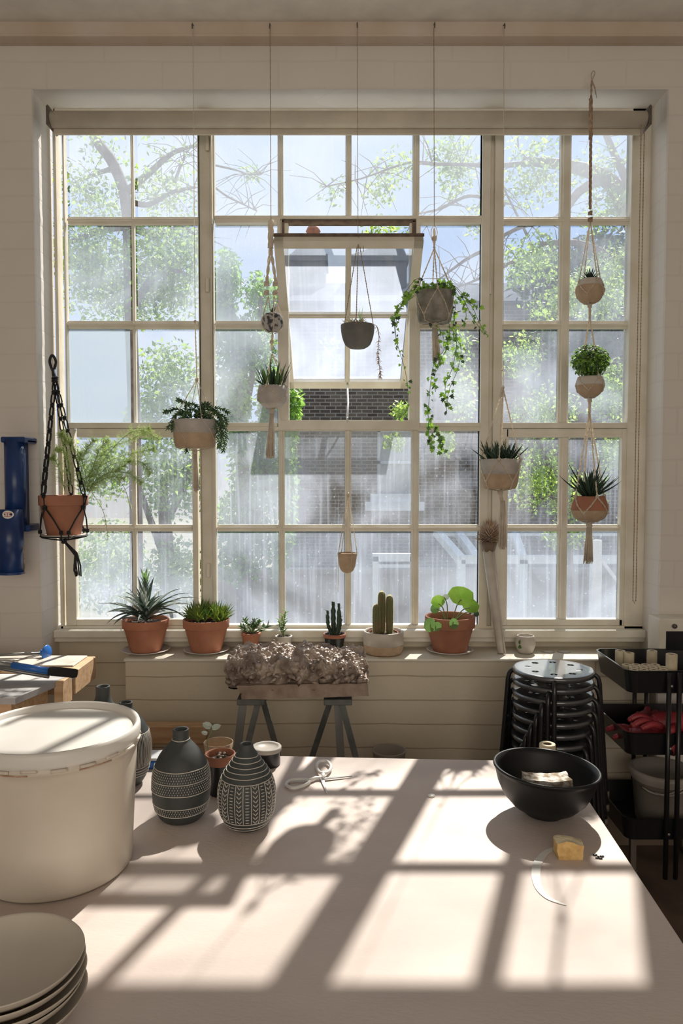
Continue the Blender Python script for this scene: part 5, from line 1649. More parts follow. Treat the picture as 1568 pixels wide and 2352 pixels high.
for i in range(90):
    a = rnd.uniform(0, 6.28); r = rt*1.15*math.sqrt(rnd.random())
    ivy_leaf(fol, pc_ + V((r*math.cos(a), r*math.sin(a), ht + rnd.uniform(-.005,.03))), V((0,0,1)), rnd.uniform(.014,.024))
fol.build('leaves', [M_gbright, M_gmid, M_gdark], t); stem.build('vine_stems', M_stem, t)
h = thing('plant_hanger', 'knotted cream cord hanger holding the ivy pot', 'plant hanger', P(996, 66, YH))
b = MB(); b.tube([P(996, 64, YH), P(997, 520, YH)], .0014, 6); b.build('string', M_twine, h)
kn = P(997, 570, YH)
b = MB(); knot(b, P(997, 548, YH), .009); braid(b, [P(997, 525, YH), kn], .005)
b.tube(catmull([P(997, 518, YH), P(990, 530, YH), P(992, 548, YH), P(1000, 548, YH), P(1004, 532, YH)], 5, True), .0016, 5, closed=True)
cradle(b, pc_, prof, kn, ht, .02, -.006, 4, -PI/2+.02, .0026); b.build('cord', M_rope, h)
b = MB(); knot(b, lower(pc_, .010), .010); tassel(b, lower(pc_, .016), P(1003, 828, YH), .009, .017, 44, 3); b.build('tassel', M_rope, h)

# ---- two-tone pot of aloe (px 1150)
pc_ = P(1148, 1123, YH); ht = ZZ(1055, YH) - pc_.z; rt = 43*SH
prof = [(rt*.78,0),(rt*.86,.008),(rt*.94,.03),(rt*.98,ht*.5),(rt*1.0,ht)]
t = thing('potted_aloe', 'dense spiky aloe in a pale two-tone hanging pot by the right mullion', 'hanging plant', pc_)
two_tone(t, pc_, prof, M_lgrey, M_tan, .5)
b = MB(); rnd = random.Random(47)
for k in range(7):
    a0 = k*1.05; hub = pc_ + V((.045*math.cos(a0)*(k > 0), .04*math.sin(a0)*(k > 0), ht-.012))
    for i in range(17):
        a = i*2.4; e = rnd.uniform(.45, 1.5); d = V((math.cos(a)*math.cos(e), math.sin(a)*math.cos(e), math.sin(e)))
        b.blade(hub, d + V((math.cos(a0)*.3*(k > 0), 0, .1)), rnd.uniform(.045,.10), .012, -.15, 5, .35, 0 if rnd.random() < .8 else 1, thick=.004)
b.build('foliage', [M_gdark, M_gpine], t)
h = thing('plant_hanger', 'cream cord hanger with a long tassel holding the aloe in the two-tone pot', 'plant hanger', P(1157, 66, YH))
b = MB(); b.tube([P(1157, 64, YH), P(1155, 840, YH)], .0013, 6); b.build('string', M_rope, h)
kn = P(1155, 893, YH)
b = MB(); braid(b, [P(1155, 830, YH), kn], .0024); knot(b, P(1152, 850, YH), .0035); braid(b, [P(1155,888,YH), P(1150,910,YH)], .006, n=3)
cradle(b, pc_, prof, kn, ht*.97, .028, -.008, 4, -1.85, .0030); b.build('cord', M_rope, h)
b = MB(); knot(b, lower(pc_, .012), .010); braid(b, [lower(pc_, .012), P(1154, 1165, YH)], .007, n=3); tassel(b, P(1154, 1150, YH), P(1153, 1258, YH), .008, .016, 50, 4); b.build('tassel', M_rope, h)

# ---- triple hanger (px 1355)
YT3 = 2.955; S3 = YT3/F
h = thing('plant_hanger', 'long knotted hanger carrying three pots one above another, rightmost', 'plant hanger', P(1362, 175, 2.99))
b = MB(); hk = P(1362, 185, YT3)
b.tube(catmull([P(1360, 182, 3.0), P(1366, 168, 2.99), P(1362, 163, 2.98), P(1357, 172, YT3), P(1360, 188, YT3)], 5), .0013, 5)
b.tube([P(1359, 183, YT3), P(1366, 200, YT3), P(1370, 225, YT3)], .0011, 5); b.tube([P(1358, 185, YT3), P(1366, 205, YT3), P(1367, 218, YT3)], .0011, 5)
b.build('wire_hook', M_twine, h)
b = MB(); braid(b, [P(1358, 185, YT3), P(1357, 228, YT3)], .004, n=2); braid(b, [P(1356, 226, YT3), P(1356, 320, YT3)], .0075, n=3)
braid(b, [P(1356, 318, YT3), P(1355, 480, YT3)], .0058, n=3); knot(b, P(1355, 490, YT3), .008); knot(b, P(1355, 505, YT3), .009)
b.build('braided_cord', M_twine, h)
def p3(px, py): return P(px, py, YT3)
# pot A
ca = p3(1354, 697); hta = ZZ(643, YT3) - ca.z; ra = 31*S3
profA = smooth_prof([(ra*.38,0),(ra*.75,.012),(ra*1.0,.045),(ra*.97,.065),(ra*.78,hta)], 3)
t = thing('potted_succulent', 'small dark spiky succulent in the topmost round pot of the triple hanger', 'hanging plant', ca)
two_tone(t, ca, profA, M_ceram, M_tan, .72)
b = MB(); rnd = random.Random(48)
for i in range(40):
    a = i*2.4; e = rnd.uniform(.5,1.5); b.blade(ca + V((0,0,hta-.008)), V((math.cos(a)*math.cos(e), math.sin(a)*math.cos(e), math.sin(e))), rnd.uniform(.03,.062), .010, 0, 4, .35, 0, thick=.004)
b.build('foliage', [M_gdark], t)
b = MB(); cradle(b, ca, profA, p3(1355, 508), hta*.86, .028, -.006, 4, .25, .0024)
knot(b, lower(ca, .010), .008); braid(b, [lower(ca, .004), p3(1354, 730)], .0052, n=3)
# pot B
cb2 = p3(1354, 913); htb = ZZ(866, YT3) - cb2.z
profB = smooth_prof([(ra*.35,0),(ra*.72,.012),(ra*.98,.040),(ra*1.0,.058),(ra*.86,htb)], 3)
cradle(b, cb2, profB, p3(1354, 726), htb*.9, .024, -.006, 4, .35, .0023)
knot(b, lower(cb2, .010), .008); braid(b, [lower(cb2, .004), p3(1353, 948)], .0055, n=3)
# pot C
cc2 = p3(1353, 1197); htc = ZZ(1140, YT3) - cc2.z; rc = 40*S3
profC = smooth_prof([(rc*.45,0),(rc*.8,.010),(rc*1.0,.035),(rc*.99,.055),(rc*.82,htc)], 3)
cradle(b, cc2, profC, p3(1353, 945), htc*.98, .032, -.006, 4, -PI/2+.15, .0034)
b.build('cord', M_rope, h)
b = MB(); knot(b, lower(cc2, .012), .011); tassel(b, lower(cc2, .018), p3(1350, 1292), .009, .019, 60, 5); b.build('tassel', M_rope, h)
t = thing('potted_boxwood', 'small rounded leafy bush in the middle pot of the triple hanger', 'hanging plant', cb2)
two_tone(t, cb2, profB, M_ceram, M_tan, .58)
b = MB(); st = MB(); cen = p3(1355, 828); rnd = random.Random(49)
for i in range(1500):
    d = V((rnd.gauss(0,1), rnd.gauss(0,1), rnd.gauss(0,1))).normalized(); r = (.35 + .65*rnd.random()**.45)
    q = cen + V((d.x*.078*r, d.y*.07*r, d.z*.068*r - .004))
    b.leaf(q, (d + V((rnd.uniform(-.6,.6), rnd.uniform(-.6,.6), .6))), V((rnd.uniform(-1,1), rnd.uniform(-1,1), .8)), .0125, .0085, 0 if rnd.random() < .45 else 1 if rnd.random() < .6 else 2, 'oval')
for i in range(26):
    d = V((rnd.gauss(0,1), rnd.gauss(0,1), abs(rnd.gauss(0,1)))).normalized(); st.tube([cb2 + V((0,0,htb-.01)), cen + d*.06], .0012, 4)
b.build('foliage', [M_gbright, M_gmid, M_gdark], t); st.build('stems', M_bark, t)
t = thing('potted_aloe', 'spiky aloe with long curved leaves in the lowest pot of the triple hanger', 'hanging plant', cc2)
two_tone(t, cc2, profC, M_terra, M_tan, .45)
b = MB(); rnd = random.Random(50)
for i in range(46):
    a = i*2.4; e = rnd.uniform(.6,1.5); d = V((math.cos(a)*math.cos(e), math.sin(a)*math.cos(e), math.sin(e)))
    b.blade(cc2 + V((d.x*.02,d.y*.02,htc-.010)), d, rnd.uniform(.07,.135), .018, -.1, 6, .4, 0, thick=.005)
for (px, py) in ((1285,1095),(1425,1108),(1420,1098),(1305,1065),(1378,1055),(1392,1075),(1310,1105),(1402,1095)):
    q = p3(px, py); o = cc2 + V((0,0,htc-.008)); d = (q-o).normalized(); b.blade(o, (d + V((0,0,-.18))).normalized(), (q-o).length*1.05, .019, -.5, 7, .4, 0, thick=.004)
b.build('foliage', [M_gdark], t)

# ---- little cup hung by the transom (px 797)
YC = 3.10
cc3 = P(797, 1316, YC); h3 = ZZ(1270, YC) - cc3.z; r3 = 22.5*YC/F
h = thing('plant_hanger', 'tiny cream hanger looped on the centre glazing bar above the cactus shelf', 'plant hanger', P(800, 1135, 3.17))
prof3 = smooth_prof([(r3*.25,0),(r3*.62,.010),(r3*.85,.035),(r3,h3)], 3)
b = MB(); ap = P(799, 1138, YC+.02)
b.tube([P(800,1130,3.17), P(800,1134,YC+.03), ap], .0018, 6); knot(b, ap, .006)
for a in (.1, 2.2, 3.6, 5.2):
    rr = r3*1.02; q = cc3 + V((rr*math.cos(a), rr*math.sin(a), h3-.003))
    braid(b, [ap, ap.lerp(q, .5) + V((.002*math.cos(a*3),0,0)), q], .0019)
    braid(b, [q, cc3 + V((r3*.8*math.cos(a), r3*.8*math.sin(a), .025)), cc3 + V((0,0,-.002))], .0014)
b.tube([cc3 + V((-r3*.9,0,h3*.8)), P(777, 1300, YC-.02), P(776, 1360, YC-.02)], .0012, 5)
b.build('cord', M_rope, h)
t = tag(MB().lathe([(0,0)] + prof3 + [(r3*.92,h3+.001),(r3*.85,h3-.01),(r3*.5,.02),(0,.015)], cc3, 40).build('hanging_cup', M_tan, None, cc3), 'tiny tan clay cup hanging low in front of the centre of the window', 'cup')

# ---- black rope hanger with the fern (px 167)
YF1 = 3.00; S1 = YF1/F
pf = P(167, 1226, YF1); htf = ZZ(1134, YF1) - pf.z; rtf = 54*S1
pf = V((XL + rtf + .004, YF1, pf.z))
c = pf - V((0,0,.014))
b = MB(); b.lathe([(0,.0),(rtf*.6,0),(rtf*.88,.006),(rtf*.93,.012),(rtf*.90,.013),(rtf*.6,.006),(0,.006)], c, 48)
tag(b.build('saucer', M_ceram, None, c), 'pale saucer hung in the black rope hanger under the fern pot', 'saucer')
pf = pf - V((0,0,.007))
t = thing('potted_asparagus_fern', 'feathery asparagus fern in a terracotta pot hanging in the left window reveal', 'hanging plant', pf)
b = MB(); b.lathe(pot_prof(rtf, rtf*.68, htf, .040, .006), pf, 56); b.build('pot', M_terra, t)
b = MB(); b.lathe([(rtf-.010, htf-.018), (0, htf-.012)], pf, 32); b.build('soil', M_soil, t)
h = thing('plant_hanger', 'chunky black knotted rope hanger holding the terracotta fern pot', 'plant hanger', P(122, 820, 3.06))
b = MB(); ap = P(126, 872, YF1+.03)
b.tube(catmull([P(120,850,3.05), P(114,830,3.06), P(120,816,3.06), P(128,830,3.06), P(124,850,3.05)], 6), .0055, 8)
b.tube([P(122, 848, 3.05), P(124, 862, YF1+.035), ap], [.008,.008,.009], 8); knot(b, ap, .012)
b.build('loop', M_brope, h)
fr_ = [(-1, 1148, 115), (0, 1150, 0), (1, 1130, 218)]
arms = []
for a in (-2.05, -.30, 1.6, 2.9):
    arms.append(pf + V((rtf*1.03*math.cos(a), rtf*1.03*math.sin(a), htf)))
b = MB(); rnd = random.Random(51)
for q in arms:
    K = 9
    for k in range(K):        # square-knot ladder: two strands pinched by knots
        s0 = ap.lerp(q, k/K); s1 = ap.lerp(q, (k+1)/K); d = (s1-s0).normalized(); x = d.cross(V((0,1,0))).normalized()*.0065
        if k == K-1: x = x*1.2
        m = s0.lerp(s1, .5)
        b.tube([s0, s0.lerp(s1,.25)+x, s0.lerp(s1,.75)+x, s1], .0028, 6); b.tube([s0, s0.lerp(s1,.25)-x, s0.lerp(s1,.75)-x, s1], .0028, 6)
        knot(b, s1, .0072)
br_ = rtf*.95
kn_ = []
for i, a in enumerate((-2.05, -.30, 1.6, 2.9)):
    q = arms[i]
    z1_ = pf + V((rtf*.98*math.cos(a), rtf*.98*math.sin(a), htf*.72))
    b.tube([q, z1_], .0030, 6); b.tube([q + V((.012,0,0)), z1_ + V((.004,0,0))], .003, 6); knot(b, z1_, .0085)
    for s in (-1, 1):
        am = a + s*.72; lowp = pf + V((br_*math.cos(am), br_*math.sin(am), .018)); kn_.append(lowp)
        b.tube([z1_, pf + V((rtf*.93*math.cos(a+s*.4), rtf*.93*math.sin(a+s*.4), htf*.42)), lowp], .0030, 6)
        knot(b, lowp, .007)
        b.tube([lowp, pf + V((rtf*.9*math.cos(am), rtf*.9*math.sin(am), -.006)), pf + V((rtf*.5*math.cos(am), rtf*.5*math.sin(am), -.014)), pf + V((0,0,-.020))], .0028, 6)
b.tube([pf + V((br_*math.cos(x*PI/12), br_*math.sin(x*PI/12), -.001)) for x in range(24)], .0028, 6, closed=True)
b.build('knotted_cord', M_brope, h)
b = MB(); q = pf + V((0,0,-.022)); knot(b, q, .010); b.tube([q, P(173, 1275, YF1), P(171, 1310, YF1), P(176, 1324, YF1)], .0052, 7)
for k in range(4): b.tube([q, P(174+k, 1270, YF1), P(170+5*k, 1300, YF1), P(174+4*k, 1318+k*2, YF1)], .003, 6)
b.build('tail', M_brope, h)
# feathery fronds
b = MB(); st = MB(); rnd = random.Random(52)
o = pf + V((0,0,htf-.012))
def frond(pts, spread=.045, dens=1.0, mi=0):
    pts = catmull(pts, 8); st.tube(pts, .0009, 4)
    N = len(pts)
    for i in range(int(N*7*dens)):
        f = rnd.random()**.7*(N-1); k = int(f); q = pts[k].lerp(pts[min(k+1, N-1)], f-k)
        d = (pts[min(k+1, N-1)] - pts[max(k-1, 0)]).normalized()
        side = V((rnd.uniform(-1,1), rnd.uniform(-.6,.6), rnd.uniform(-1,1))); side = (side - d*side.dot(d)).normalized()
        L = spread*(1-.5*f/N)*rnd.uniform(.4, 1); e = q + (side + d*.5).normalized()*L
        w = V((0,.0004,.0004)); b.add([q-w, q+w, e], [(0,1,2)], mi)
        for j in range(16):
            r = q.lerp(e, (j+1)/16); dd = V((rnd.uniform(-1,1), rnd.uniform(-1,1), rnd.uniform(-1,1))).normalized()*rnd.uniform(.004,.010)
            w2 = dd.cross(V((rnd.uniform(-1,1),.3,.5))).normalized()*.0006
            b.add([r-w2, r+w2, r+dd], [(0,1,2)], mi)
def fp(px, py, dy=0): return P(px, py, YF1 + dy)
for path in ([(200,1130),(210,1080),(250,1030),(300,1010),(345,985)], [(195,1130),(205,1090),(260,1055),(310,1040),(355,1030)], [(200,1130),(215,1070),(230,1030),(250,1010)],
             [(190,1130),(195,1080),(170,1030),(150,1010),(140,995)], [(160,1130),(158,1080),(150,1040),(130,1030)], [(180,1130),(190,1060),(200,1030),(215,1010)],
             [(200,1130),(225,1100),(265,1080),(300,1060)], [(150,1130),(140,1090),(128,1060),(120,1050)], [(205,1130),(240,1090),(290,1085),(325,1110)],
             [(205,1130),(235,1060),(290,1000),(330,990),(365,1010)], [(200,1130),(220,1110),(255,1095),(285,1100)], [(190,1130),(180,1080),(185,1040)], [(200,1130),(250,1070),(320,1060),(345,1090)]):
    dy = rnd.uniform(-.06,.06)
    frond([fp(a, c_, (dy*i/len(path))) for i, (a, c_) in enumerate(path)], .05, 1.0)
for path in ([(210,1130),(235,1170),(245,1210),(248,1240)], [(250,1075),(285,1120),(300,1170)]):
    frond([fp(a, c_) for a, c_ in path], .02, .12)
b.build('fronds', M_fern, t)['kind'] = 'stuff'; st.build('stems', M_stem, t)
# ================================================================ OUTSIDE
GZ = -1.7
b = MB(); b.box((-30, 3.6, GZ-.2), (34, 60, GZ)); struct(b.build('ground', M_ground))
def ext_wall(name, m, px0, px1, py0, py1, Y, depth, mi=0):
    p = P(px0, py0, Y); q = P(px1, py1, Y); return (p.x, Y, q.z), (q.x, Y+depth, p.z)
# --- the brick house
YB2 = 16.0
hs = thing('brick_house', 'dark brick house with two chimneys across the yard, seen through the open sash', 'building', (XX(950, YB2), YB2, GZ))
b = MB(); x0, x1 = XX(640, YB2), XX(1650, YB2); zt = ZZ(700, YB2)
wx0, wx1 = XX(866, YB2), XX(955, YB2); wz0, wz1 = ZZ(1160, YB2), ZZ(985, YB2)
for a, c_ in (((x0, GZ), (wx0, zt)), ((wx1, GZ), (x1, zt)), ((wx0, GZ), (wx1, wz0)), ((wx0, wz1), (wx1, zt))):
    b.box((a[0], YB2, a[1]), (c_[0], YB2+.3, c_[1]))
b.box((x0, YB2+.3, GZ), (x1, YB2+6, zt)); b.build('brick_wall', M_ebrick, hs)
b = MB(); yy = YB2; b.prism_y([(x0-.2, zt), (x1, zt), (x1, zt+.05), (x0-.2, zt+.05)], YB2-.15, YB2+6)
ztop = ZZ(645, YB2+2)
vs = [(x0-.2, YB2-.15, zt+.05), (x1, YB2-.15, zt+.05), (x1, YB2+2.2, ztop), (x0-.2, YB2+2.2, ztop), (x0-.2, YB2+6, zt+.05), (x1, YB2+6, zt+.05)]
b.add(vs, [(0,1,2,3), (3,2,5,4), (0,3,4), (1,5,2)]); b.build('roof', M_slate, hs)
b = MB(); b.box((wx0+.02, YB2+.12, wz0), (wx1-.02, YB2+.16, wz1)); wdo = b.build('window_panel', M_eglass, hs)
b = MB(); zq = (wz0+wz1)/2 + .1
b.box((wx0, YB2+.06, wz0), (wx0+.07, YB2+.14, wz1)); b.box((wx1-.07, YB2+.06, wz0), (wx1, YB2+.14, wz1)); b.box((wx0, YB2+.06, zq-.03), (wx1, YB2+.14, zq+.03)); b.box((wx0, YB2+.06, wz1-.07), (wx1, YB2+.14, wz1)); b.build('window_frame', M_ewhite, wdo)
b = MB(); b.box((XX(838, YB2), YB2-.22, ZZ(1172, YB2)), (XX(972, YB2), YB2+.05, ZZ(1152, YB2))); b.box((XX(850, YB2), YB2-.12, ZZ(1152, YB2)), (XX(962, YB2), YB2+.05, ZZ(1134, YB2))); b.build('window_sill', M_ewhite, hs)
b = MB(); b.box((XX(862, YB2), YB2-.02, ZZ(884, YB2)), (XX(932, YB2), YB2+.1, ZZ(866, YB2))); b.build('stone_lintel', M_ewhite, hs)
def chimney(cx0, cx1, sx0, sx1, top, Yk):
    b = MB(); s = .5
    b.box((XX(cx0, Yk), Yk, zt-.2), (XX(cx1, Yk), Yk+1.0, ZZ(600, Yk)))
    b.box((XX(cx0-5, Yk), Yk-.06, ZZ(600, Yk)), (XX(cx1+5, Yk), Yk+1.06, ZZ(585, Yk)))
    xa, xb = XX(cx0, Yk), XX(cx1, Yk); xc, xd = XX(sx0, Yk), XX(sx1, Yk); z0, z1 = ZZ(585, Yk), ZZ(top, Yk)
    vs = [(xa,Yk,z0),(xb,Yk,z0),(xb,Yk+1,z0),(xa,Yk+1,z0),(xc,Yk+.2,z1),(xd,Yk+.2,z1),(xd,Yk+.8,z1),(xc,Yk+.8,z1)]
    b.add(vs, [(0,1,5,4),(1,2,6,5),(2,3,7,6),(3,0,4,7),(4,5,6,7)])
    ch = b.build('chimney', M_render, hs)
    return ch
ch = chimney(667, 748, 683, 742, 563, YB2+1.6)
b = MB(); yk = YB2+2.1; xq = XX(720, yk); b.lathe([(.17, ZZ(566, yk)-.0), (.15, ZZ(535, yk)), (.18, ZZ(532, yk)), (.13, ZZ(522, yk)), (.06, ZZ(519, yk)), (.06, ZZ(516, yk)), (0, ZZ(515, yk))], V((xq, yk, 0)), 20); b.build('chimney_pot', M_terra, ch)
ch = chimney(806, 932, 870, 918, 556, YB2+1.6)
b = MB()
for px in (880, 905):
    xq = XX(px, yk); b.lathe([(.15, ZZ(562, yk)), (.13, ZZ(549, yk)), (0, ZZ(548, yk))], V((xq, yk, 0)), 16)
b.build('chimney_pot', M_render, ch)
def limb(b, pxs, Y, r0, r1, dy=0):
    pts = catmull([P(a, c_, Y + dy*i/len(pxs)) for i, (a, c_) in enumerate(pxs)], 6)
    n = len(pts); b.tube(pts, [r0+(r1-r0)*i/(n-1) for i in range(n)], 7)
    return pts
# --- leaf helper
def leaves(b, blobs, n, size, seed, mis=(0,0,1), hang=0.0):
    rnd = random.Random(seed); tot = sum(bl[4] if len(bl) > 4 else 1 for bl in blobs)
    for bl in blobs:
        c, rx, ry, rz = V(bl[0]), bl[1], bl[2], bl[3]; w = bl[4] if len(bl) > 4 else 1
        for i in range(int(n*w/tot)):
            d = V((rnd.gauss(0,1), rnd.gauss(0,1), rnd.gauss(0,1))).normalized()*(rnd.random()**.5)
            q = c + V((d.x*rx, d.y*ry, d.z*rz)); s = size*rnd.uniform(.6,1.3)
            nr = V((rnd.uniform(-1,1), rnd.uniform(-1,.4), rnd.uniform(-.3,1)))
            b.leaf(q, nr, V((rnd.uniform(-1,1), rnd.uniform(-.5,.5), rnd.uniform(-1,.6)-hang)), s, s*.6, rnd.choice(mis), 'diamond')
def tree(name, label, base, Y, limbs, blobs, n, size, seed, group='trees beyond the window', mats=None, cat='tree', mis=(0,0,1)):
    t = thing(name, label, cat, base, group)
    tr_ = MB(); br = MB(); ends = []
    for i, (pxs, r0, r1) in enumerate(limbs):
        pts = limb(tr_ if i == 0 else br, pxs, Y, r0, r1, 0 if i == 0 else random.Random(seed+i).uniform(-.8,.8)); 
        if i: ends += pts[len(pts)//2:]
    rnd = random.Random(seed+100)
    for q in ends[::2]:      # twigs
        for k in range(3):
            d = V((rnd.uniform(-1,1), rnd.uniform(-.6,.6), rnd.uniform(-.9,.8))).normalized()
            br.tube([q, q + d*.14 + V((0,0,.02)), q + d*.34 + V((0,0,-.03))], [.005,.0035,.002], 4)
    tr_.build('trunk', M_bark, t)
    if br.v: br.build('branches', M_bark, t)
    f = MB()
    bl = [(P(a, c_, Y + dy), rx*Y/F, ry, rz*Y/F, w) for (a, c_, rx, ry, rz, dy, w) in blobs]
    leaves(f, bl, n, size, seed, mis)
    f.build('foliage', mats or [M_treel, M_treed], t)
    return t
# far left tree
Y = 8.0
tree('locust_tree', 'large pale-branched tree rising behind the left columns of the window', P(300, 1800, Y).xy.to_3d() + V((0,0,GZ)), Y,
     [([(318,1800),(312,1100),(300,700),(292,480),(262,380),(215,310),(180,200)], .075, .05), ([(300,520),(250,525),(190,545),(150,560)], .05, .02), ([(300,520),(360,540),(420,525),(470,560)], .05, .018),
      ([(292,440),(340,400),(400,350),(470,330)], .045, .012), ([(292,460),(340,470),(400,440),(450,430)], .035, .012), ([(310,700),(350,640),(420,620)], .05, .02), ([(495,380),(540,390),(570,400),(600,400)], .012, .006), ([(480,420),(520,450),(560,470),(590,485)], .014, .006),
      ([(262,385),(220,400),(170,420)], .03, .01), ([(400,420),(415,380),(430,345)], .02, .01)],
     [(215,450,75,.8,45,0,.55),(380,455,75,.8,40,.3,.5),(390,360,70,.8,30,0,.10),(220,600,85,.9,90,0,2.0),(385,610,90,.9,90,.2,2.2),(300,690,170,.9,60,.3,1.6),(440,560,35,.5,30,0,.25),(575,400,25,.3,14,0,.06),(230,335,70,.5,20,0,.12)],
     9500, .058, 60)
# conifer / ivy column left of centre with its ivy wall
YI = 12.0
iw = thing('ivy_tree', 'tall bright green curtain of creeper left of the brick house', 'climbing plant', (XX(570, YI), YI, GZ))
b = MB(); limb(b, [(565,1800),(560,1200),(550,900),(530,700)], YI, .16, .05); b.build('trunk', M_bark, iw)
b = MB(); limb(b, [(560,1300),(610,1100),(640,900)], YI, .06, .03); limb(b, [(555,1000),(590,800),(600,680)], YI, .06, .02); b.build('branches', M_bark, iw)
f = MB()
leaves(f, [(P(px, py, YI+dy), rx*YI/F, .45, rz*YI/F, w) for (px, py, rx, rz, w, dy) in ((522,640,36,75,1.1,0),(512,720,30,60,.7,0),(600,680,45,60,.8,.5),(560,800,80,80,2.2,0),(530,940,50,110,2.2,-.3),(630,930,45,90,1.6,.3),(600,1080,80,120,3,0),(550,1230,70,120,2.6,0),(660,1100,24,180,1.5,-.3),(640,1250,40,80,.7,0),(678,930,12,70,.7,-.3))],
       17000, .095, 61, (0,0,0,1), .6)
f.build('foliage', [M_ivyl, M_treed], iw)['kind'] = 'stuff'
# dark tree behind, left
Y = 10.0
tree('garden_tree', 'leafy green tree low behind the left casement', P(390, 1800, Y).xy.to_3d() + V((0,0,GZ)), Y,
     [([(390,1800),(385,1300),(370,1100)], .15, .06), ([(385,1300),(330,1150),(300,1050)], .06, .02), ([(380,1200),(430,1100),(450,1000)], .06, .02)],
     [(390,870,80,.8,90,0,2),(400,1090,90,.9,110,0,3),(230,1080,70,.8,80,0,1.5),(250,1300,90,.8,110,0,3),(400,1320,70,.8,90,0,2),(340,960,50,.6,60,.3,1)],
     9500, .075, 62)
# upper middle hanging sprays of a big tree whose trunk stands at the right
Y = 7.0
tree('acacia_tree', 'wide spreading tree at the right, its long branches crossing the upper panes', P(1505, 1900, Y).xy.to_3d() + V((0,0,GZ)), Y,
     [([(1530,1900),(1540,1200),(1530,900),(1500,640),(1440,480),(1390,410),(1300,380),(1200,370)], .17, .035),
      ([(1500,640),(1420,600),(1330,560),(1240,560)], .06, .02), ([(1390,410),(1330,440),(1280,500),(1200,520),(1120,560)], .05, .012), ([(1240,372),(1150,380),(1060,378),(970,376)], .03, .010), ([(1000,376),(950,372),(900,385),(830,410),(740,430)], .014, .005),
      ([(1160,470),(1080,450),(1010,480),(960,490)], .02, .008), ([(1150,560),(1080,590),(1010,640)], .025, .008), ([(1180,600),(1100,640),(1050,660)], .02, .008), ([(1500,560),(1450,440),(1400,330),(1370,250)], .05, .02), ([(1440,480),(1440,400),(1460,330)], .03, .01),
      ([(1210,540),(1180,480),(1150,420)], .014, .006), ([(1240,420),(1220,380),(1190,340)], .014, .006)],
     [(905,390,60,.4,35,0,.30),(870,440,40,.3,30,0,.2),(770,440,40,.3,22,0,.12),(1050,400,50,.4,50,0,.6),(1030,350,60,.4,30,0,.35),(1220,420,80,.5,50,0,.8),(1230,340,70,.4,25,0,.3),(1370,400,60,.5,60,0,.5),(1400,480,60,.5,40,0,.7),
      (1220,600,70,.5,60,0,1.0),(1330,660,60,.5,40,0,.8),(1400,620,50,.5,50,0,.9),(1290,700,90,.5,30,0,.7),(880,525,60,.3,10,0,.2),(1100,500,40,.4,40,0,.3)],
     6000, .05, 63, mis=(0,1,0))
Y = 9.0
tree('fruit_tree', 'loose yellow-green tree behind the right casement', P(1300, 1800, Y).xy.to_3d() + V((0,0,GZ)), Y,
     [([(1310,1800),(1300,1250),(1290,1100)], .10, .05), ([(1295,1150),(1230,1000),(1180,900)], .04, .01), ([(1295,1100),(1330,960),(1400,830)], .04, .01), ([(1290,1000),(1260,900),(1240,780)], .03, .01), ([(1300,1150),(1380,1060),(1430,980)], .03, .01)],
     [(1200,820,50,.5,60,0,.8),(1250,950,80,.6,70,0,1.6),(1400,900,50,.6,80,0,1.3),(1390,680,60,.6,60,0,1.2),(1240,1100,80,.6,90,0,1.5),(1330,1140,60,.6,60,0,1.0),(1410,1040,40,.5,60,0,.8),(1060,900,40,.4,70,0,.5),(1020,1010,25,.3,40,0,.4),(1300,1230,50,.5,40,0,.5),(1050,800,40,.4,40,0,.3),(905,1015,28,.3,22,0,.25),(920,940,25,.3,18,0,.25),(760,810,25,.3,40,0,.12)],
     9000, .06, 64)
Y = 14.5
tree('dark_conifer', 'dark evergreen mass far behind the right columns of the window', P(1330, 1800, Y).xy.to_3d() + V((0,0,GZ)), Y,
     [([(1340,1800),(1340,1200),(1330,900)], .2, .1)],
     [(1370,590,80,1,60,0,1.2),(1250,630,80,1,60,0,1.2),(1320,760,130,1,80,0,2.2),(1400,760,60,1,60,0,1)], 5200, .16, 65, mis=(0,1,1), mats=[M_treed, M_gdark])
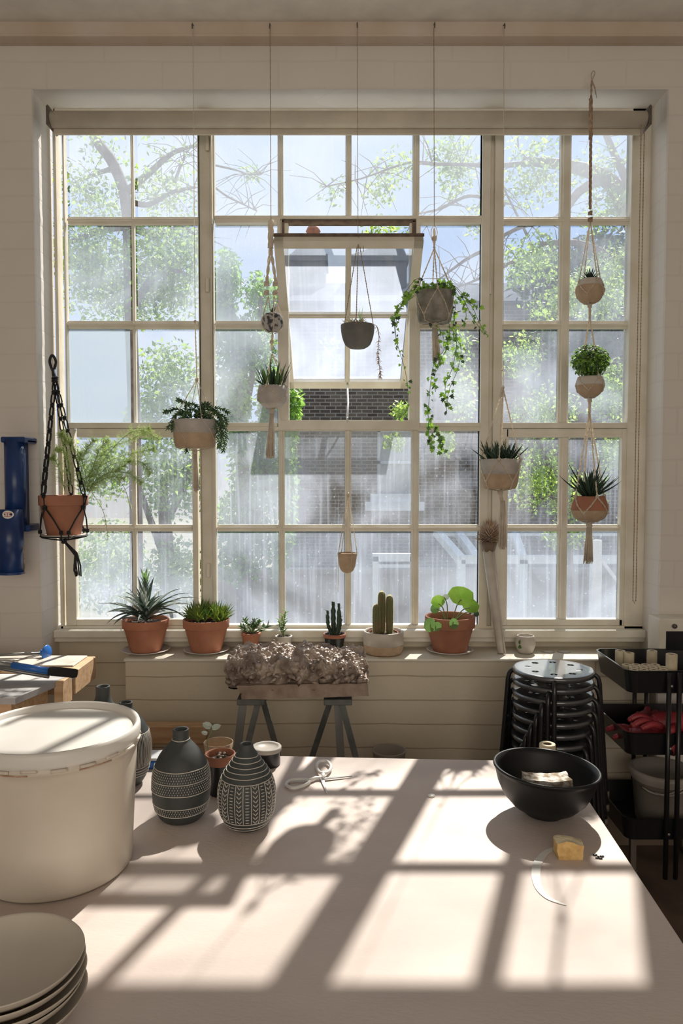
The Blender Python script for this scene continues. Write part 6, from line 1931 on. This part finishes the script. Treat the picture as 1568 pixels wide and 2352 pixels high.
# --- yard: lean-to greenhouse, low wall, pergola post
YGn = 11.8
gh = thing('lean_to_greenhouse', 'white framed lean-to greenhouse in the yard seen low through the glass', 'greenhouse', (XX(1130, YGn), YGn, GZ))
b = MB(); q0, q1, q2 = P(1003,1222,YGn+1.5), P(1058,1285,YGn), P(1430,1285,YGn)
w = .13
for a, c_ in ((q0, q1), (P(1050,1222,YGn+1.5), P(1095,1285,YGn)), (q1, q2), (P(1180,1222,YGn+1.5), P(1200,1285,YGn)), (P(1003,1222,YGn+1.5), P(1430,1222,YGn+1.5))): b.obox(a, c_, w, w)
for px in (1058, 1200, 1370):
    a = P(px, 1285, YGn); b.obox(a, V((a.x, a.y, GZ)), w, w, V((0,1,0)))
b.build('frame', M_ewhite, gh)
g = MB(); vs = [q0, P(1430,1222,YGn+1.5), q2, q1]; g.add(vs + [v + V((0,0,.01)) for v in vs], [(3,2,1,0),(4,5,6,7)]); g.build('roof_glass', M_clear, gh)
b = MB(); Yw_ = 14.0; b.box((XX(470, Yw_), Yw_, GZ), (XX(1500, Yw_), Yw_+.3, ZZ(1318, Yw_))); b.box((XX(470, Yw_), Yw_-.05, ZZ(1318, Yw_)), (XX(1500, Yw_), Yw_+.35, ZZ(1308, Yw_)))
tag(b.build('garden_wall', M_gwall, None, (XX(900, Yw_), Yw_, GZ)), 'low beige garden wall across the yard below the brick house', 'wall')
pg = thing('pergola', 'white timber pergola frame standing in the yard before the brick house window', 'pergola', (XX(900, 11.5), 11.5, GZ))
for px in (862, 948):
    a = P(px, 1278, 11.5); b = MB(); b.obox(a, V((a.x, a.y, GZ)), .09, .09, V((0,1,0))); b.build('post', M_ewhite, pg)
b = MB(); b.obox(P(855,1280,11.5), P(955,1280,11.5), .09, .12); b.obox(P(855,1300,11.5), P(955,1300,11.5), .05, .05); b.build('beam', M_ewhite, pg)
b = MB(); b.obox(P(1345,1240,8.0), P(1425,1345,8.0), .035, .035); b.obox(P(1368,1240,8.0), V((P(1368,1240,8.0).x, 8.0, GZ)), .10, .10, V((0,1,0)))
tag(b.build('white_post', M_ewhite, None, (P(1368,1240,8.0).x, 8.0, GZ)), 'white post with a diagonal brace outside the right casement', 'post')
